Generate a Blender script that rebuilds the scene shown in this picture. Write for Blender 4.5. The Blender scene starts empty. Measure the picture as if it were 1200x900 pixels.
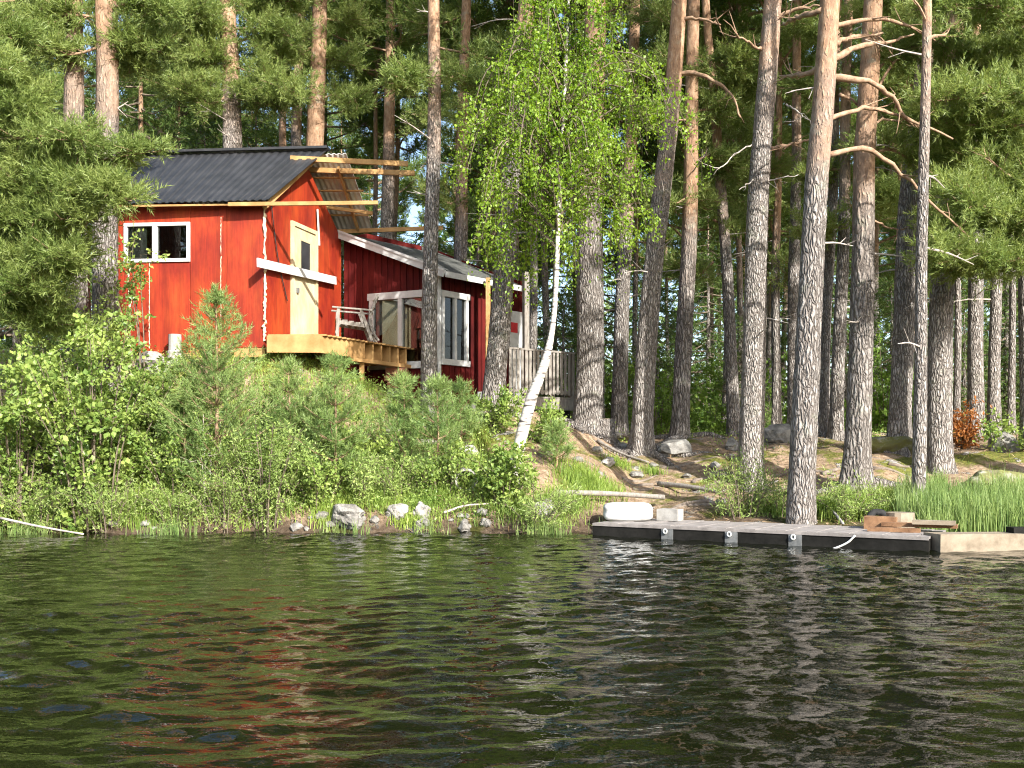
import bpy, math
import numpy as np
from mathutils import Vector, noise as mnoise

# ------------------------------------------------------------------ camera, sky, sun, exposure
sc = bpy.context.scene
C = sc.collection
F, CX, HY, EYE = 1167.0, 600.0, 530.0, 1.2        # focal length (px), centre, horizon row, eye height
cam = bpy.data.cameras.new('camera'); cam.sensor_width = 36; cam.lens = 36 * F / 1200
cam.shift_y = (HY - 450) / 1200; cam.clip_end = 3000; cam.clip_start = 0.05
co = bpy.data.objects.new('camera', cam); C.objects.link(co)
co.location = (0, 0, EYE); co.rotation_euler = (math.pi / 2, 0, 0); sc.camera = co

SUN_AZ, SUN_EL = math.radians(149), math.radians(31)     # azimuth clockwise from +Y
wd = bpy.data.worlds.new('World'); sc.world = wd; wd.use_nodes = True
nt = wd.node_tree
sky = nt.nodes.new('ShaderNodeTexSky'); sky.sky_type = 'NISHITA'; sky.sun_disc = False
sky.sun_elevation = SUN_EL; sky.sun_rotation = SUN_AZ
sky.dust_density = 2.0
nt.nodes['Background'].inputs['Strength'].default_value = 0.15
nt.links.new(sky.outputs[0], nt.nodes['Background'].inputs['Color'])
sl = bpy.data.lights.new('sun', 'SUN'); sl.energy = 4.9; sl.angle = math.radians(0.53); sl.color = (1, 0.955, 0.88)
so = bpy.data.objects.new('sun', sl); C.objects.link(so)
sd = Vector((math.sin(SUN_AZ) * math.cos(SUN_EL), math.cos(SUN_AZ) * math.cos(SUN_EL), math.sin(SUN_EL)))
so.rotation_euler = sd.to_track_quat('Z', 'Y').to_euler()
so.location = sd * 60
vs = sc.view_settings; vs.view_transform = 'Standard'; vs.look = 'None'; vs.gamma = 1; vs.use_curve_mapping = False
vs.exposure = 1.22
sc.render.engine = 'CYCLES'
sc.cycles.max_bounces = 5; sc.cycles.diffuse_bounces = 3; sc.cycles.glossy_bounces = 3; sc.cycles.transparent_max_bounces = 6; sc.cycles.transmission_bounces = 3
sc.cycles.use_adaptive_sampling = True; sc.cycles.adaptive_threshold = 0.025; sc.cycles.filter_width = 1.1
sc.cycles.use_denoising = True; sc.cycles.denoiser = 'OPENIMAGEDENOISE'; sc.cycles.denoising_prefilter = 'NONE'
sc.cycles.caustics_reflective = False; sc.cycles.caustics_refractive = False

# ------------------------------------------------------------------ materials
def newmat(name):
    m = bpy.data.materials.new(name); m.use_nodes = True
    n = m.node_tree.nodes; l = m.node_tree.links
    return m, n, l, n['Principled BSDF']
def nd(n, t, **k):
    x = n.new(t)
    for a, b in k.items():
        if a.startswith('i_'):
            x.inputs[int(a[2:]) if a[2:].isdigit() else a[2:]].default_value = b
        else: setattr(x, a, b)
    return x
def ramp(n, stops):
    r = n.new('ShaderNodeValToRGB'); e = r.color_ramp.elements
    while len(e) < len(stops): e.new(0.5)
    for i, (p, c) in enumerate(stops):
        e[i].position = p; e[i].color = (c[0], c[1], c[2], 1) if not isinstance(c, (int, float)) else (c, c, c, 1)
    return r
def coords(n, l, scale=(1, 1, 1), kind='Object'):
    tc = n.new('ShaderNodeTexCoord'); mp = n.new('ShaderNodeMapping'); mp.inputs['Scale'].default_value = scale
    l.new(tc.outputs[kind], mp.inputs['Vector']); return mp.outputs[0]
def bump(n, l, height, bsdf, strength=0.5, dist=0.02):
    b = n.new('ShaderNodeBump'); b.inputs['Strength'].default_value = strength; b.inputs['Distance'].default_value = dist
    l.new(height, b.inputs['Height']); l.new(b.outputs[0], bsdf.inputs['Normal']); return b

def m_noise(name, c1, c2, scale=4, stretch=(1, 1, 1), rough=0.85, bs=0.4, bd=0.01, c3=None, detail=6, spec=0.3):
    m, n, l, b = newmat(name)
    v = coords(n, l, stretch)
    t = nd(n, 'ShaderNodeTexNoise'); t.inputs['Scale'].default_value = scale; t.inputs['Detail'].default_value = detail
    t.inputs['Roughness'].default_value = 0.65
    l.new(v, t.inputs['Vector'])
    st = [(0.3, c1), (0.68, c2)] if c3 is None else [(0.28, c1), (0.5, c2), (0.72, c3)]
    r = ramp(n, st); l.new(t.outputs[0], r.inputs[0])
    l.new(r.outputs[0], b.inputs['Base Color'])
    b.inputs['Roughness'].default_value = rough; b.inputs['Specular IOR Level'].default_value = spec
    bump(n, l, t.outputs[0], b, bs, bd)
    return m

def m_leaf(name, c1, c2, trans=0.4, rough=0.45, spec=0.35):
    m, n, l, b = newmat(name)
    g = nd(n, 'ShaderNodeNewGeometry')
    tc = nd(n, 'ShaderNodeTexCoord'); ns = nd(n, 'ShaderNodeTexNoise'); ns.inputs['Scale'].default_value = 1.3
    l.new(tc.outputs['Object'], ns.inputs['Vector'])
    mx = nd(n, 'ShaderNodeMath', operation='MULTIPLY_ADD'); mx.inputs[1].default_value = 0.55
    l.new(g.outputs['Random Per Island'], mx.inputs[0])
    m2 = nd(n, 'ShaderNodeMath', operation='MULTIPLY_ADD'); m2.inputs[1].default_value = 1.4; m2.inputs[2].default_value = -0.48
    l.new(ns.outputs[0], m2.inputs[0]); l.new(m2.outputs[0], mx.inputs[2])
    r = ramp(n, [(0.0, c1), (1.0, c2)]); l.new(mx.outputs[0], r.inputs[0])
    l.new(r.outputs[0], b.inputs['Base Color']); b.inputs['Roughness'].default_value = rough
    b.inputs['Specular IOR Level'].default_value = spec
    tr = nd(n, 'ShaderNodeBsdfTranslucent'); hs = nd(n, 'ShaderNodeHueSaturation'); hs.inputs['Saturation'].default_value = 1.1
    hs.inputs['Value'].default_value = 1.25; hs.inputs['Hue'].default_value = 0.488
    l.new(r.outputs[0], hs.inputs['Color']); l.new(hs.outputs[0], tr.inputs[0])
    mix = nd(n, 'ShaderNodeMixShader'); mix.inputs[0].default_value = trans
    l.new(b.outputs[0], mix.inputs[1]); l.new(tr.outputs[0], mix.inputs[2])
    l.new(mix.outputs[0], n['Material Output'].inputs['Surface'])
    return m

def m_bark():
    m, n, l, b = newmat('pine_bark')
    tc = nd(n, 'ShaderNodeTexCoord')
    def mapped(s):
        mp = n.new('ShaderNodeMapping'); mp.inputs['Scale'].default_value = s
        l.new(tc.outputs['Object'], mp.inputs['Vector']); return mp.outputs[0]
    dn = nd(n, 'ShaderNodeTexNoise'); dn.inputs['Scale'].default_value = 5; dn.inputs['Detail'].default_value = 3
    l.new(tc.outputs['Object'], dn.inputs['Vector'])
    ad = nd(n, 'ShaderNodeVectorMath', operation='MULTIPLY_ADD'); ad.inputs[1].default_value = (0.11, 0.11, 0.16)
    l.new(dn.outputs['Color'], ad.inputs[0]); l.new(tc.outputs['Object'], ad.inputs[2])
    mp = n.new('ShaderNodeMapping'); mp.inputs['Scale'].default_value = (23, 23, 4.4); o2 = nd(n, 'ShaderNodeObjectInfo'); rs_ = nd(n, 'ShaderNodeMapRange'); rs_.inputs[3].default_value = 0.72; rs_.inputs[4].default_value = 1.35; l.new(o2.outputs['Random'], rs_.inputs[0])
    vsn = nd(n, 'ShaderNodeVectorMath', operation='SCALE'); l.new(ad.outputs[0], vsn.inputs[0]); l.new(rs_.outputs[0], vsn.inputs['Scale']); l.new(vsn.outputs[0], mp.inputs['Vector'])
    vo = nd(n, 'ShaderNodeTexVoronoi', feature='DISTANCE_TO_EDGE'); vo.inputs['Scale'].default_value = 1
    l.new(mp.outputs[0], vo.inputs['Vector'])
    crack = ramp(n, [(0.0, 0.0), (0.10, 0.45), (0.34, 1.0)]); l.new(vo.outputs['Distance'], crack.inputs[0])
    fn = nd(n, 'ShaderNodeTexNoise'); fn.inputs['Scale'].default_value = 1.0; fn.inputs['Detail'].default_value = 8; fn.inputs['Roughness'].default_value = 0.7
    l.new(mapped((14, 14, 6)), fn.inputs['Vector'])
    grey = ramp(n, [(0.3, (0.17, 0.15, 0.135)), (0.5, (0.35, 0.32, 0.295)), (0.72, (0.54, 0.51, 0.48))]); l.new(fn.outputs[0], grey.inputs[0])
    orange = ramp(n, [(0.3, (0.20, 0.11, 0.07)), (0.5, (0.42, 0.25, 0.145)), (0.72, (0.60, 0.43, 0.30))]); l.new(fn.outputs[0], orange.inputs[0])
    sx = nd(n, 'ShaderNodeSeparateXYZ'); l.new(tc.outputs['Object'], sx.inputs[0])
    big = nd(n, 'ShaderNodeTexNoise'); big.inputs['Scale'].default_value = 1.6; big.inputs['Detail'].default_value = 5
    l.new(tc.outputs['Object'], big.inputs['Vector'])
    oi = nd(n, 'ShaderNodeObjectInfo')
    h0 = nd(n, 'ShaderNodeMath', operation='MULTIPLY_ADD'); h0.inputs[1].default_value = -3.2; l.new(oi.outputs['Random'], h0.inputs[0]); l.new(sx.outputs[2], h0.inputs[2])
    h1 = nd(n, 'ShaderNodeMath', operation='MULTIPLY_ADD'); h1.inputs[1].default_value = 4.0; l.new(big.outputs[0], h1.inputs[0]); l.new(h0.outputs[0], h1.inputs[2])
    hr = nd(n, 'ShaderNodeMapRange', interpolation_type='SMOOTHSTEP'); hr.inputs[1].default_value = 4.6; hr.inputs[2].default_value = 8.2
    l.new(h1.outputs[0], hr.inputs[0])
    mc = nd(n, 'ShaderNodeMix', data_type='RGBA'); l.new(hr.outputs[0], mc.inputs[0]); l.new(grey.outputs[0], mc.inputs[6]); l.new(orange.outputs[0], mc.inputs[7])
    cr = nd(n, 'ShaderNodeMath', operation='MULTIPLY_ADD'); cr.inputs[1].default_value = 0.75; cr.inputs[2].default_value = 0.0
    l.new(hr.outputs[0], cr.inputs[0])
    cm = nd(n, 'ShaderNodeMath', operation='MAXIMUM'); l.new(cr.outputs[0], cm.inputs[0]); l.new(crack.outputs[0], cm.inputs[1])
    dk = nd(n, 'ShaderNodeMix', data_type='RGBA'); dk.inputs[6].default_value = (0.115, 0.098, 0.086, 1)
    l.new(cm.outputs[0], dk.inputs[0]); l.new(mc.outputs[2], dk.inputs[7])
    hv = nd(n, 'ShaderNodeHueSaturation'); vr = nd(n, 'ShaderNodeMapRange'); vr.inputs[3].default_value = 0.78; vr.inputs[4].default_value = 1.16
    l.new(oi.outputs['Random'], vr.inputs[0]); l.new(vr.outputs[0], hv.inputs['Value']); l.new(dk.outputs[2], hv.inputs['Color'])
    lm_ = nd(n, 'ShaderNodeTexNoise'); lm_.inputs['Scale'].default_value = 3.5; lm_.inputs['Detail'].default_value = 5; l.new(tc.outputs['Object'], lm_.inputs['Vector'])
    lr_ = ramp(n, [(0.60, 0.0), (0.70, 0.45)]); l.new(lm_.outputs[0], lr_.inputs[0])
    lx = nd(n, 'ShaderNodeMix', data_type='RGBA'); lx.inputs[7].default_value = (0.30, 0.31, 0.24, 1); l.new(lr_.outputs[0], lx.inputs[0]); l.new(hv.outputs[0], lx.inputs[6])
    l.new(lx.outputs[2], b.inputs['Base Color']); b.inputs['Roughness'].default_value = 0.9; b.inputs['Specular IOR Level'].default_value = 0.2
    hh = nd(n, 'ShaderNodeMath', operation='MULTIPLY_ADD'); hh.inputs[1].default_value = 0.5; l.new(fn.outputs[0], hh.inputs[0]); l.new(cm.outputs[0], hh.inputs[2])
    bump(n, l, hh.outputs[0], b, 1.0, 0.032)
    return m

def m_birch_bark():
    m, n, l, b = newmat('birch_bark')
    v = coords(n, l, (3, 3, 22))
    t = nd(n, 'ShaderNodeTexNoise'); t.inputs['Scale'].default_value = 1.3; t.inputs['Detail'].default_value = 6; l.new(v, t.inputs['Vector'])
    r = ramp(n, [(0.37, (0.06, 0.05, 0.045)), (0.44, (0.36, 0.33, 0.29)), (0.62, (0.60, 0.57, 0.52))]); l.new(t.outputs[0], r.inputs[0])
    l.new(r.outputs[0], b.inputs['Base Color']); b.inputs['Roughness'].default_value = 0.65
    bump(n, l, t.outputs[0], b, 0.4, 0.01)
    return m

def m_ground():
    m, n, l, b = newmat('forest_floor')
    tc = nd(n, 'ShaderNodeTexCoord')
    def noi(s, d=8, r=0.65):
        t = nd(n, 'ShaderNodeTexNoise'); t.inputs['Scale'].default_value = s; t.inputs['Detail'].default_value = d; t.inputs['Roughness'].default_value = r
        l.new(tc.outputs['Object'], t.inputs['Vector']); return t.outputs[0]
    a = noi(9, 10, 0.75); lit = ramp(n, [(0.32, (0.09, 0.065, 0.045)), (0.5, (0.27, 0.19, 0.125)), (0.68, (0.44, 0.345, 0.25))]); l.new(a, lit.inputs[0])
    c = noi(14, 6); moss = ramp(n, [(0.3, (0.05, 0.06, 0.012)), (0.7, (0.20, 0.20, 0.045))]); l.new(c, moss.inputs[0])
    k = noi(1.1, 6); mk = ramp(n, [(0.50, 0.0), (0.58, 1.0)]); l.new(k, mk.inputs[0])
    m1 = nd(n, 'ShaderNodeMix', data_type='RGBA'); l.new(mk.outputs[0], m1.inputs[0]); l.new(lit.outputs[0], m1.inputs[6]); l.new(moss.outputs[0], m1.inputs[7])
    k2 = noi(2.3, 5); rk = ramp(n, [(0.60, 0.0), (0.64, 1.0)]); l.new(k2, rk.inputs[0])
    rc = ramp(n, [(0.3, (0.16, 0.15, 0.14)), (0.7, (0.42, 0.40, 0.37))]); l.new(c, rc.inputs[0])
    m2 = nd(n, 'ShaderNodeMix', data_type='RGBA'); l.new(rk.outputs[0], m2.inputs[0]); l.new(m1.outputs[2], m2.inputs[6]); l.new(rc.outputs[0], m2.inputs[7])
    gp_ = nd(n, 'ShaderNodeSeparateXYZ'); l.new(tc.outputs['Object'], gp_.inputs[0])
    wa = nd(n, 'ShaderNodeMath', operation='MULTIPLY_ADD'); wa.inputs[1].default_value = 0.5; l.new(k2, wa.inputs[0]); l.new(gp_.outputs[2], wa.inputs[2])
    we = nd(n, 'ShaderNodeMapRange'); we.inputs[1].default_value = 0.35; we.inputs[2].default_value = 0.62; we.inputs[3].default_value = 0.28; we.inputs[4].default_value = 1.0; l.new(wa.outputs[0], we.inputs[0])
    m3 = nd(n, 'ShaderNodeMix', data_type='RGBA', blend_type='MULTIPLY'); m3.inputs[0].default_value = 1; l.new(m2.outputs[2], m3.inputs[6]); l.new(we.outputs[0], m3.inputs[7])
    l.new(m3.outputs[2], b.inputs['Base Color']); b.inputs['Roughness'].default_value = 0.95; b.inputs['Specular IOR Level'].default_value = 0.15
    ad = nd(n, 'ShaderNodeMath', operation='ADD'); l.new(a, ad.inputs[0]); l.new(rk.outputs[0], ad.inputs[1])
    bump(n, l, ad.outputs[0], b, 0.8, 0.05)
    return m

def m_water():
    m, n, l, b = newmat('lake_water')
    b.inputs['Base Color'].default_value = (0.0035, 0.0048, 0.0016, 1); b.inputs['Roughness'].default_value = 0.02
    b.inputs['IOR'].default_value = 1.37; b.inputs['Specular IOR Level'].default_value = 0.5
    v = coords(n, l, (0.6, 1.25, 1))
    t = nd(n, 'ShaderNodeTexNoise'); t.inputs['Scale'].default_value = 11; t.inputs['Detail'].default_value = 3; l.new(v, t.inputs['Vector'])
    bump(n, l, t.outputs[0], b, 0.26, 0.022)
    return m

def m_red(name, c1, c2, c3, spec=0.35, rough=0.6):
    m, n, l, b = newmat(name)
    t = nd(n, 'ShaderNodeTexNoise'); t.inputs['Scale'].default_value = 2.2; t.inputs['Detail'].default_value = 7; t.inputs['Roughness'].default_value = 0.6
    l.new(coords(n, l, (1, 1, 0.45)), t.inputs['Vector'])
    r = ramp(n, [(0.3, c1), (0.5, c2), (0.72, c3)]); l.new(t.outputs[0], r.inputs[0])
    g = nd(n, 'ShaderNodeTexNoise'); g.inputs['Scale'].default_value = 1; g.inputs['Detail'].default_value = 4; l.new(coords(n, l, (60, 60, 3)), g.inputs['Vector'])
    st = nd(n, 'ShaderNodeTexNoise'); st.inputs['Scale'].default_value = 1; st.inputs['Detail'].default_value = 6; l.new(coords(n, l, (7, 7, 0.5)), st.inputs['Vector'])
    sr = ramp(n, [(0.35, 0.74), (0.6, 1.0)]); l.new(st.outputs[0], sr.inputs[0])
    mu = nd(n, 'ShaderNodeMix', data_type='RGBA', blend_type='MULTIPLY'); mu.inputs[0].default_value = 1; l.new(r.outputs[0], mu.inputs[6]); l.new(sr.outputs[0], mu.inputs[7])
    gr = ramp(n, [(0.3, 0.78), (0.65, 1.08)]); l.new(g.outputs[0], gr.inputs[0])
    mv = nd(n, 'ShaderNodeMix', data_type='RGBA', blend_type='MULTIPLY'); mv.inputs[0].default_value = 1; l.new(mu.outputs[2], mv.inputs[6]); l.new(gr.outputs[0], mv.inputs[7])
    l.new(mv.outputs[2], b.inputs['Base Color']); b.inputs['Roughness'].default_value = rough; b.inputs['Specular IOR Level'].default_value = spec
    bump(n, l, g.outputs[0], b, 0.35, 0.006)
    return m

def m_glass():
    m, n, l, b = newmat('window_glass')
    n.remove(b)
    fr = nd(n, 'ShaderNodeFresnel'); fr.inputs[0].default_value = 1.7
    g = nd(n, 'ShaderNodeBsdfGlossy'); g.inputs['Roughness'].default_value = 0.01
    t = nd(n, 'ShaderNodeBsdfTransparent'); t.inputs[0].default_value = (0.75, 0.8, 0.78, 1)
    mx = nd(n, 'ShaderNodeMixShader'); l.new(fr.outputs[0], mx.inputs[0]); l.new(t.outputs[0], mx.inputs[1]); l.new(g.outputs[0], mx.inputs[2])
    l.new(mx.outputs[0], n['Material Output'].inputs['Surface'])
    return m

M = dict(
    bark=m_bark(), birch=m_birch_bark(), ground=m_ground(), water=m_water(), glass=m_glass(),
    limb=m_noise('limb_bark', (0.17, 0.10, 0.06), (0.42, 0.285, 0.19), 12, (1, 1, 1), bs=0.6, bd=0.02),
    dead=m_noise('dead_wood', (0.26, 0.22, 0.19), (0.55, 0.50, 0.45), 14),
    twig=m_noise('shrub_stem', (0.07, 0.055, 0.04), (0.22, 0.18, 0.13), 16),
    root=m_noise('bare_root', (0.09, 0.07, 0.055), (0.26, 0.215, 0.175), 9, bs=0.8, bd=0.02),
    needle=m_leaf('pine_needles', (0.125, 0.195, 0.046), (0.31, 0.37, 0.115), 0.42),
    needle_far=m_leaf('shaded_pine_needles', (0.10, 0.175, 0.038), (0.25, 0.325, 0.085), 0.42),  # darker copy of the pine needles, shade put into the colour
    needle_young=m_leaf('young_pine_needles', (0.08, 0.155, 0.04), (0.33, 0.43, 0.14), 0.28),
    spruce=m_leaf('spruce_needles', (0.05, 0.105, 0.025), (0.15, 0.215, 0.05), 0.3),
    birchleaf=m_leaf('birch_leaves', (0.12, 0.24, 0.022), (0.30, 0.42, 0.055), 0.45, 0.4),
    alder=m_leaf('alder_leaves', (0.085, 0.17, 0.03), (0.37, 0.46, 0.12), 0.32, 0.4),
    willow=m_leaf('willow_leaves', (0.12, 0.20, 0.04), (0.40, 0.50, 0.155), 0.34, 0.45),
    under=m_leaf('understorey_leaves', (0.08, 0.17, 0.03), (0.24, 0.35, 0.07), 0.5),
    grass=m_leaf('grass_blades', (0.08, 0.16, 0.025), (0.34, 0.44, 0.09), 0.32),
    reed=m_leaf('reed_blades', (0.11, 0.20, 0.05), (0.30, 0.38, 0.13), 0.35),
    deadleaf=m_leaf('rusty_leaves', (0.20, 0.07, 0.02), (0.50, 0.22, 0.06), 0.35),
    drygrass=m_leaf('dry_litter', (0.20, 0.12, 0.06), (0.55, 0.40, 0.24), 0.1, 0.8, 0.1),
    red=m_red('bright_red_paint', (0.18, 0.011, 0.006), (0.29, 0.029, 0.008), (0.40, 0.060, 0.012)),
    falu=m_red('shaded_dark_red_paint', (0.055, 0.006, 0.006), (0.095, 0.009, 0.008), (0.15, 0.016, 0.012), rough=0.8, spec=0.15),  # falu red, darkened further so the colour holds the tree shade
    white=m_noise('white_paint', (0.44, 0.445, 0.44), (0.60, 0.60, 0.59), 6, rough=0.5, bs=0.1),
    cream=m_noise('cream_paint', (0.42, 0.33, 0.17), (0.58, 0.51, 0.35), 3, (1, 1, 0.5), rough=0.55, bs=0.1),
    foam=m_noise('sealing_foam', (0.62, 0.50, 0.32), (0.80, 0.72, 0.56), 20, bs=0.8, bd=0.02),
    newwood=m_noise('fresh_sawn_wood', (0.27, 0.145, 0.05), (0.45, 0.28, 0.12), 3, (1, 1, 1), bs=0.2, bd=0.004),
    greywood=m_noise('weathered_wood', (0.13, 0.115, 0.10), (0.30, 0.275, 0.245), 5, (6, 6, 1.2), bs=0.4, bd=0.006),
    dockwood=m_noise('dock_wood', (0.15, 0.135, 0.125), (0.30, 0.275, 0.26), 5, (1, 1, 1), bs=0.3, bd=0.004),
    darkwood=m_noise('wet_dark_wood', (0.006, 0.006, 0.005), (0.020, 0.019, 0.017), 5, (1, 1, 1), rough=0.7, bs=0.4, spec=0.12),
    brownwood=m_noise('brown_wet_wood', (0.12, 0.06, 0.03), (0.30, 0.17, 0.09), 6, (1, 1, 1), bs=0.4),
    palewood=m_noise('pale_log_wood', (0.15, 0.12, 0.085), (0.30, 0.25, 0.185), 5, (1, 1, 1), bs=0.4),
    roof=m_noise('black_roof_metal', (0.012, 0.013, 0.015), (0.035, 0.036, 0.04), 3, rough=0.45, bs=0.05, spec=0.5),
    clearroof=m_noise('grey_corrugated_sheet', (0.46, 0.45, 0.43), (0.62, 0.61, 0.59), 4, rough=0.4, bs=0.05, spec=0.5),
    felt=m_noise('grey_roof_felt', (0.05, 0.055, 0.05), (0.12, 0.12, 0.11), 8, bs=0.3),
    metal=m_noise('galvanised_metal', (0.09, 0.095, 0.095), (0.20, 0.205, 0.205), 10, rough=0.4, bs=0.1),
    concrete=m_noise('concrete', (0.22, 0.21, 0.195), (0.38, 0.37, 0.345), 9, bs=0.4),
    rock=m_noise('granite', (0.08, 0.075, 0.065), (0.19, 0.18, 0.165), 6, bs=0.9, bd=0.04, c3=(0.34, 0.33, 0.30)),
    paleroc=m_noise('pale_granite', (0.14, 0.13, 0.115), (0.28, 0.265, 0.245), 7, bs=1.0, bd=0.04, c3=(0.47, 0.46, 0.44)),
    mossrock=m_noise('mossy_granite', (0.11, 0.10, 0.085), (0.13, 0.13, 0.035), 4, bs=0.9, bd=0.05, c3=(0.30, 0.29, 0.26)),
    float=m_noise('white_float_foam', (0.44, 0.45, 0.44), (0.62, 0.63, 0.62), 9, bs=0.3),
    black=m_noise('black_rubber', (0.012, 0.012, 0.012), (0.03, 0.03, 0.03), 9),
    brick=m_noise('reddish_brick', (0.16, 0.06, 0.04), (0.34, 0.15, 0.10), 9),
    curtain=m_noise('pale_curtain', (0.55, 0.56, 0.56), (0.72, 0.73, 0.72), 5),
    redcloth=m_noise('red_cloth', (0.45, 0.03, 0.04), (0.6, 0.05, 0.05), 5),
)

# ------------------------------------------------------------------ helpers
RNG = np.random.default_rng(7)
def X_at(px, Y): return (px - CX) / F * Y
def Z_at(py, Y): return EYE + (HY - py) / F * Y
def at(px, py, Y): return np.array([X_at(px, Y), Y, Z_at(py, Y)])

def mesh_np(name, V, faces, mat, smooth=False):
    """faces: list of int arrays of shape (n, k)"""
    me = bpy.data.meshes.new(name)
    V = np.ascontiguousarray(V, dtype=np.float32)
    faces = [np.asarray(f, dtype=np.int32) for f in faces if len(f)]
    nl = sum(f.size for f in faces); nf = sum(len(f) for f in faces)
    me.vertices.add(len(V)); me.vertices.foreach_set('co', V.ravel())
    me.loops.add(nl); me.polygons.add(nf)
    me.loops.foreach_set('vertex_index', np.concatenate([f.ravel() for f in faces]))
    tot = np.concatenate([np.full(len(f), f.shape[1], np.int32) for f in faces])
    st = np.concatenate([[0], np.cumsum(tot)[:-1]]).astype(np.int32)
    me.polygons.foreach_set('loop_start', st); me.polygons.foreach_set('loop_total', tot)
    me.polygons.foreach_set('use_smooth', np.full(nf, bool(smooth)))
    me.materials.append(mat); me.update(calc_edges=True)
    return me
class MB:
    def __init__(s): s.v = []; s.f = {}; s.n = 0
    def add(s, V, Fs):
        V = np.asarray(V, float)
        for f in Fs:
            f = np.asarray(f, np.int64)
            if f.ndim == 1: f = f[None]
            s.f.setdefault(f.shape[1], []).append(f + s.n)
        s.v.append(V); s.n += len(V); return s
    def mesh(s, name, mat, smooth=False):
        return mesh_np(name, np.concatenate(s.v), [np.concatenate(q) for q in s.f.values()], mat, smooth)
def ob(name, me, parent=None, loc=None):
    o = bpy.data.objects.new(name, me); C.objects.link(o)
    if parent is not None: o.parent = parent
    if loc is not None: o.location = loc
    return o
def tag(o, label=None, cat=None, group=None, kind=None):
    if label: o['label'] = label
    if cat: o['category'] = cat
    if group: o['group'] = group
    if kind: o['kind'] = kind
    return o
def thing(name, label, cat, loc=(0, 0, 0), group=None):
    return tag(ob(name, None, None, loc), label, cat, group)

HEXF = np.array([[0, 3, 2, 1], [4, 5, 6, 7], [0, 1, 5, 4], [1, 2, 6, 5], [2, 3, 7, 6], [3, 0, 4, 7]])
def beam_v(p0, p1, w, h, up=(0, 0, 1)):
    p0, p1, up = np.asarray(p0, float), np.asarray(p1, float), np.asarray(up, float)
    d = p1 - p0; d /= np.linalg.norm(d)
    s = np.cross(d, up); s /= np.linalg.norm(s); u = np.cross(s, d)
    c = [(-1, -1), (1, -1), (1, 1), (-1, 1)]
    return np.array([p0 + s * a * w / 2 + u * b * h / 2 for a, b in c] + [p1 + s * a * w / 2 + u * b * h / 2 for a, b in c])
HB = np.array([[0, 1, 2, 3], [7, 6, 5, 4], [0, 4, 5, 1], [1, 5, 6, 2], [2, 6, 7, 3], [3, 7, 4, 0]])
def beam(name, p0, p1, w, h, mat, parent=None, up=(0, 0, 1)):
    return ob(name, MB().add(beam_v(p0, p1, w, h, up), [HB]).mesh(name, mat), parent)
def prism(name, pts, W, d0, d1, mat, parent=None):
    """polygon pts (s,z) on wall map W(s,z,d), extruded d0..d1 outward"""
    n = len(pts)
    V = [W(s, z, d0) for s, z in pts] + [W(s, z, d1) for s, z in pts]
    b = MB().add(V, [np.arange(n)[None, ::-1], np.arange(n, 2 * n)[None], np.array([[i, (i + 1) % n, n + (i + 1) % n, n + i] for i in range(n)])])
    return ob(name, b.mesh(name, mat), parent)
def rect(name, W, s0, s1, z0, z1, d0, d1, mat, parent=None):
    return prism(name, [(s0, z0), (s1, z0), (s1, z1), (s0, z1)], W, d0, d1, mat, parent)
def wallmap(p, q):
    p, q = np.asarray(p, float), np.asarray(q, float); u = (q - p) / np.linalg.norm(q - p)
    nrm = np.array([u[1], -u[0]])
    return (lambda s, z, d: np.array([p[0] + u[0] * s + nrm[0] * d, p[1] + u[1] * s + nrm[1] * d, z])), float(np.linalg.norm(q - p))
def s_at(p, q, px):
    p, q = np.asarray(p, float), np.asarray(q, float); u = (q - p) / np.linalg.norm(q - p); k = (px - CX) / F
    return (k * p[1] - p[0]) / (u[0] - k * u[1])

def tube(path, rad, sides=6, cap=True):
    path = np.asarray(path, float); n = len(path); rad = np.broadcast_to(np.asarray(rad, float), (n,))
    T = np.gradient(path, axis=0); T /= np.linalg.norm(T, axis=1)[:, None] + 1e-9
    ref = np.where(np.abs(T[:, 2:3]) > 0.9, np.array([[1, 0, 0.]]), np.array([[0, 0, 1.]]))
    if np.any(np.abs(T[:, 2]) > 0.9): ref = np.tile([[1, 0.13, 0.02]], (n, 1))
    A = np.cross(T, ref); A /= np.linalg.norm(A, axis=1)[:, None] + 1e-9; B = np.cross(T, A)
    th = np.arange(sides) / sides * 2 * np.pi
    V = path[:, None] + rad[:, None, None] * (np.cos(th)[None, :, None] * A[:, None] + np.sin(th)[None, :, None] * B[:, None])
    i = np.arange(n - 1)[:, None] * sides; j = np.arange(sides)[None]; j2 = (j + 1) % sides
    Q = np.stack([i + j, i + j2, i + sides + j2, i + sides + j], -1).reshape(-1, 4)
    fs = [Q]
    if cap: fs += [np.arange(sides)[None, ::-1], (np.arange(sides) + (n - 1) * sides)[None]]
    return V.reshape(-1, 3), fs
def spl(pts, n=14):
    """smooth curve through points"""
    pts = np.asarray(pts, float); m = len(pts)
    if m == 2: return pts[0] + (pts[1] - pts[0]) * np.linspace(0, 1, n)[:, None]
    P = np.vstack([2 * pts[0] - pts[1], pts, 2 * pts[-1] - pts[-2]])
    out = []
    for t in np.linspace(0, m - 1, n):
        k = min(int(t), m - 2); u = t - k; a, b, c, d = P[k:k + 4]
        out.append(0.5 * (2 * b + (c - a) * u + (2 * a - 5 * b + 4 * c - d) * u * u + (3 * b - a - 3 * c + d) * u ** 3))
    return np.array(out)
def unit(v): return v / (np.linalg.norm(v, axis=-1, keepdims=True) + 1e-9)
def perp(D, rng):
    R = unit(rng.normal(size=D.shape)); A = unit(np.cross(D, R)); return A, np.cross(D, A)

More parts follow.
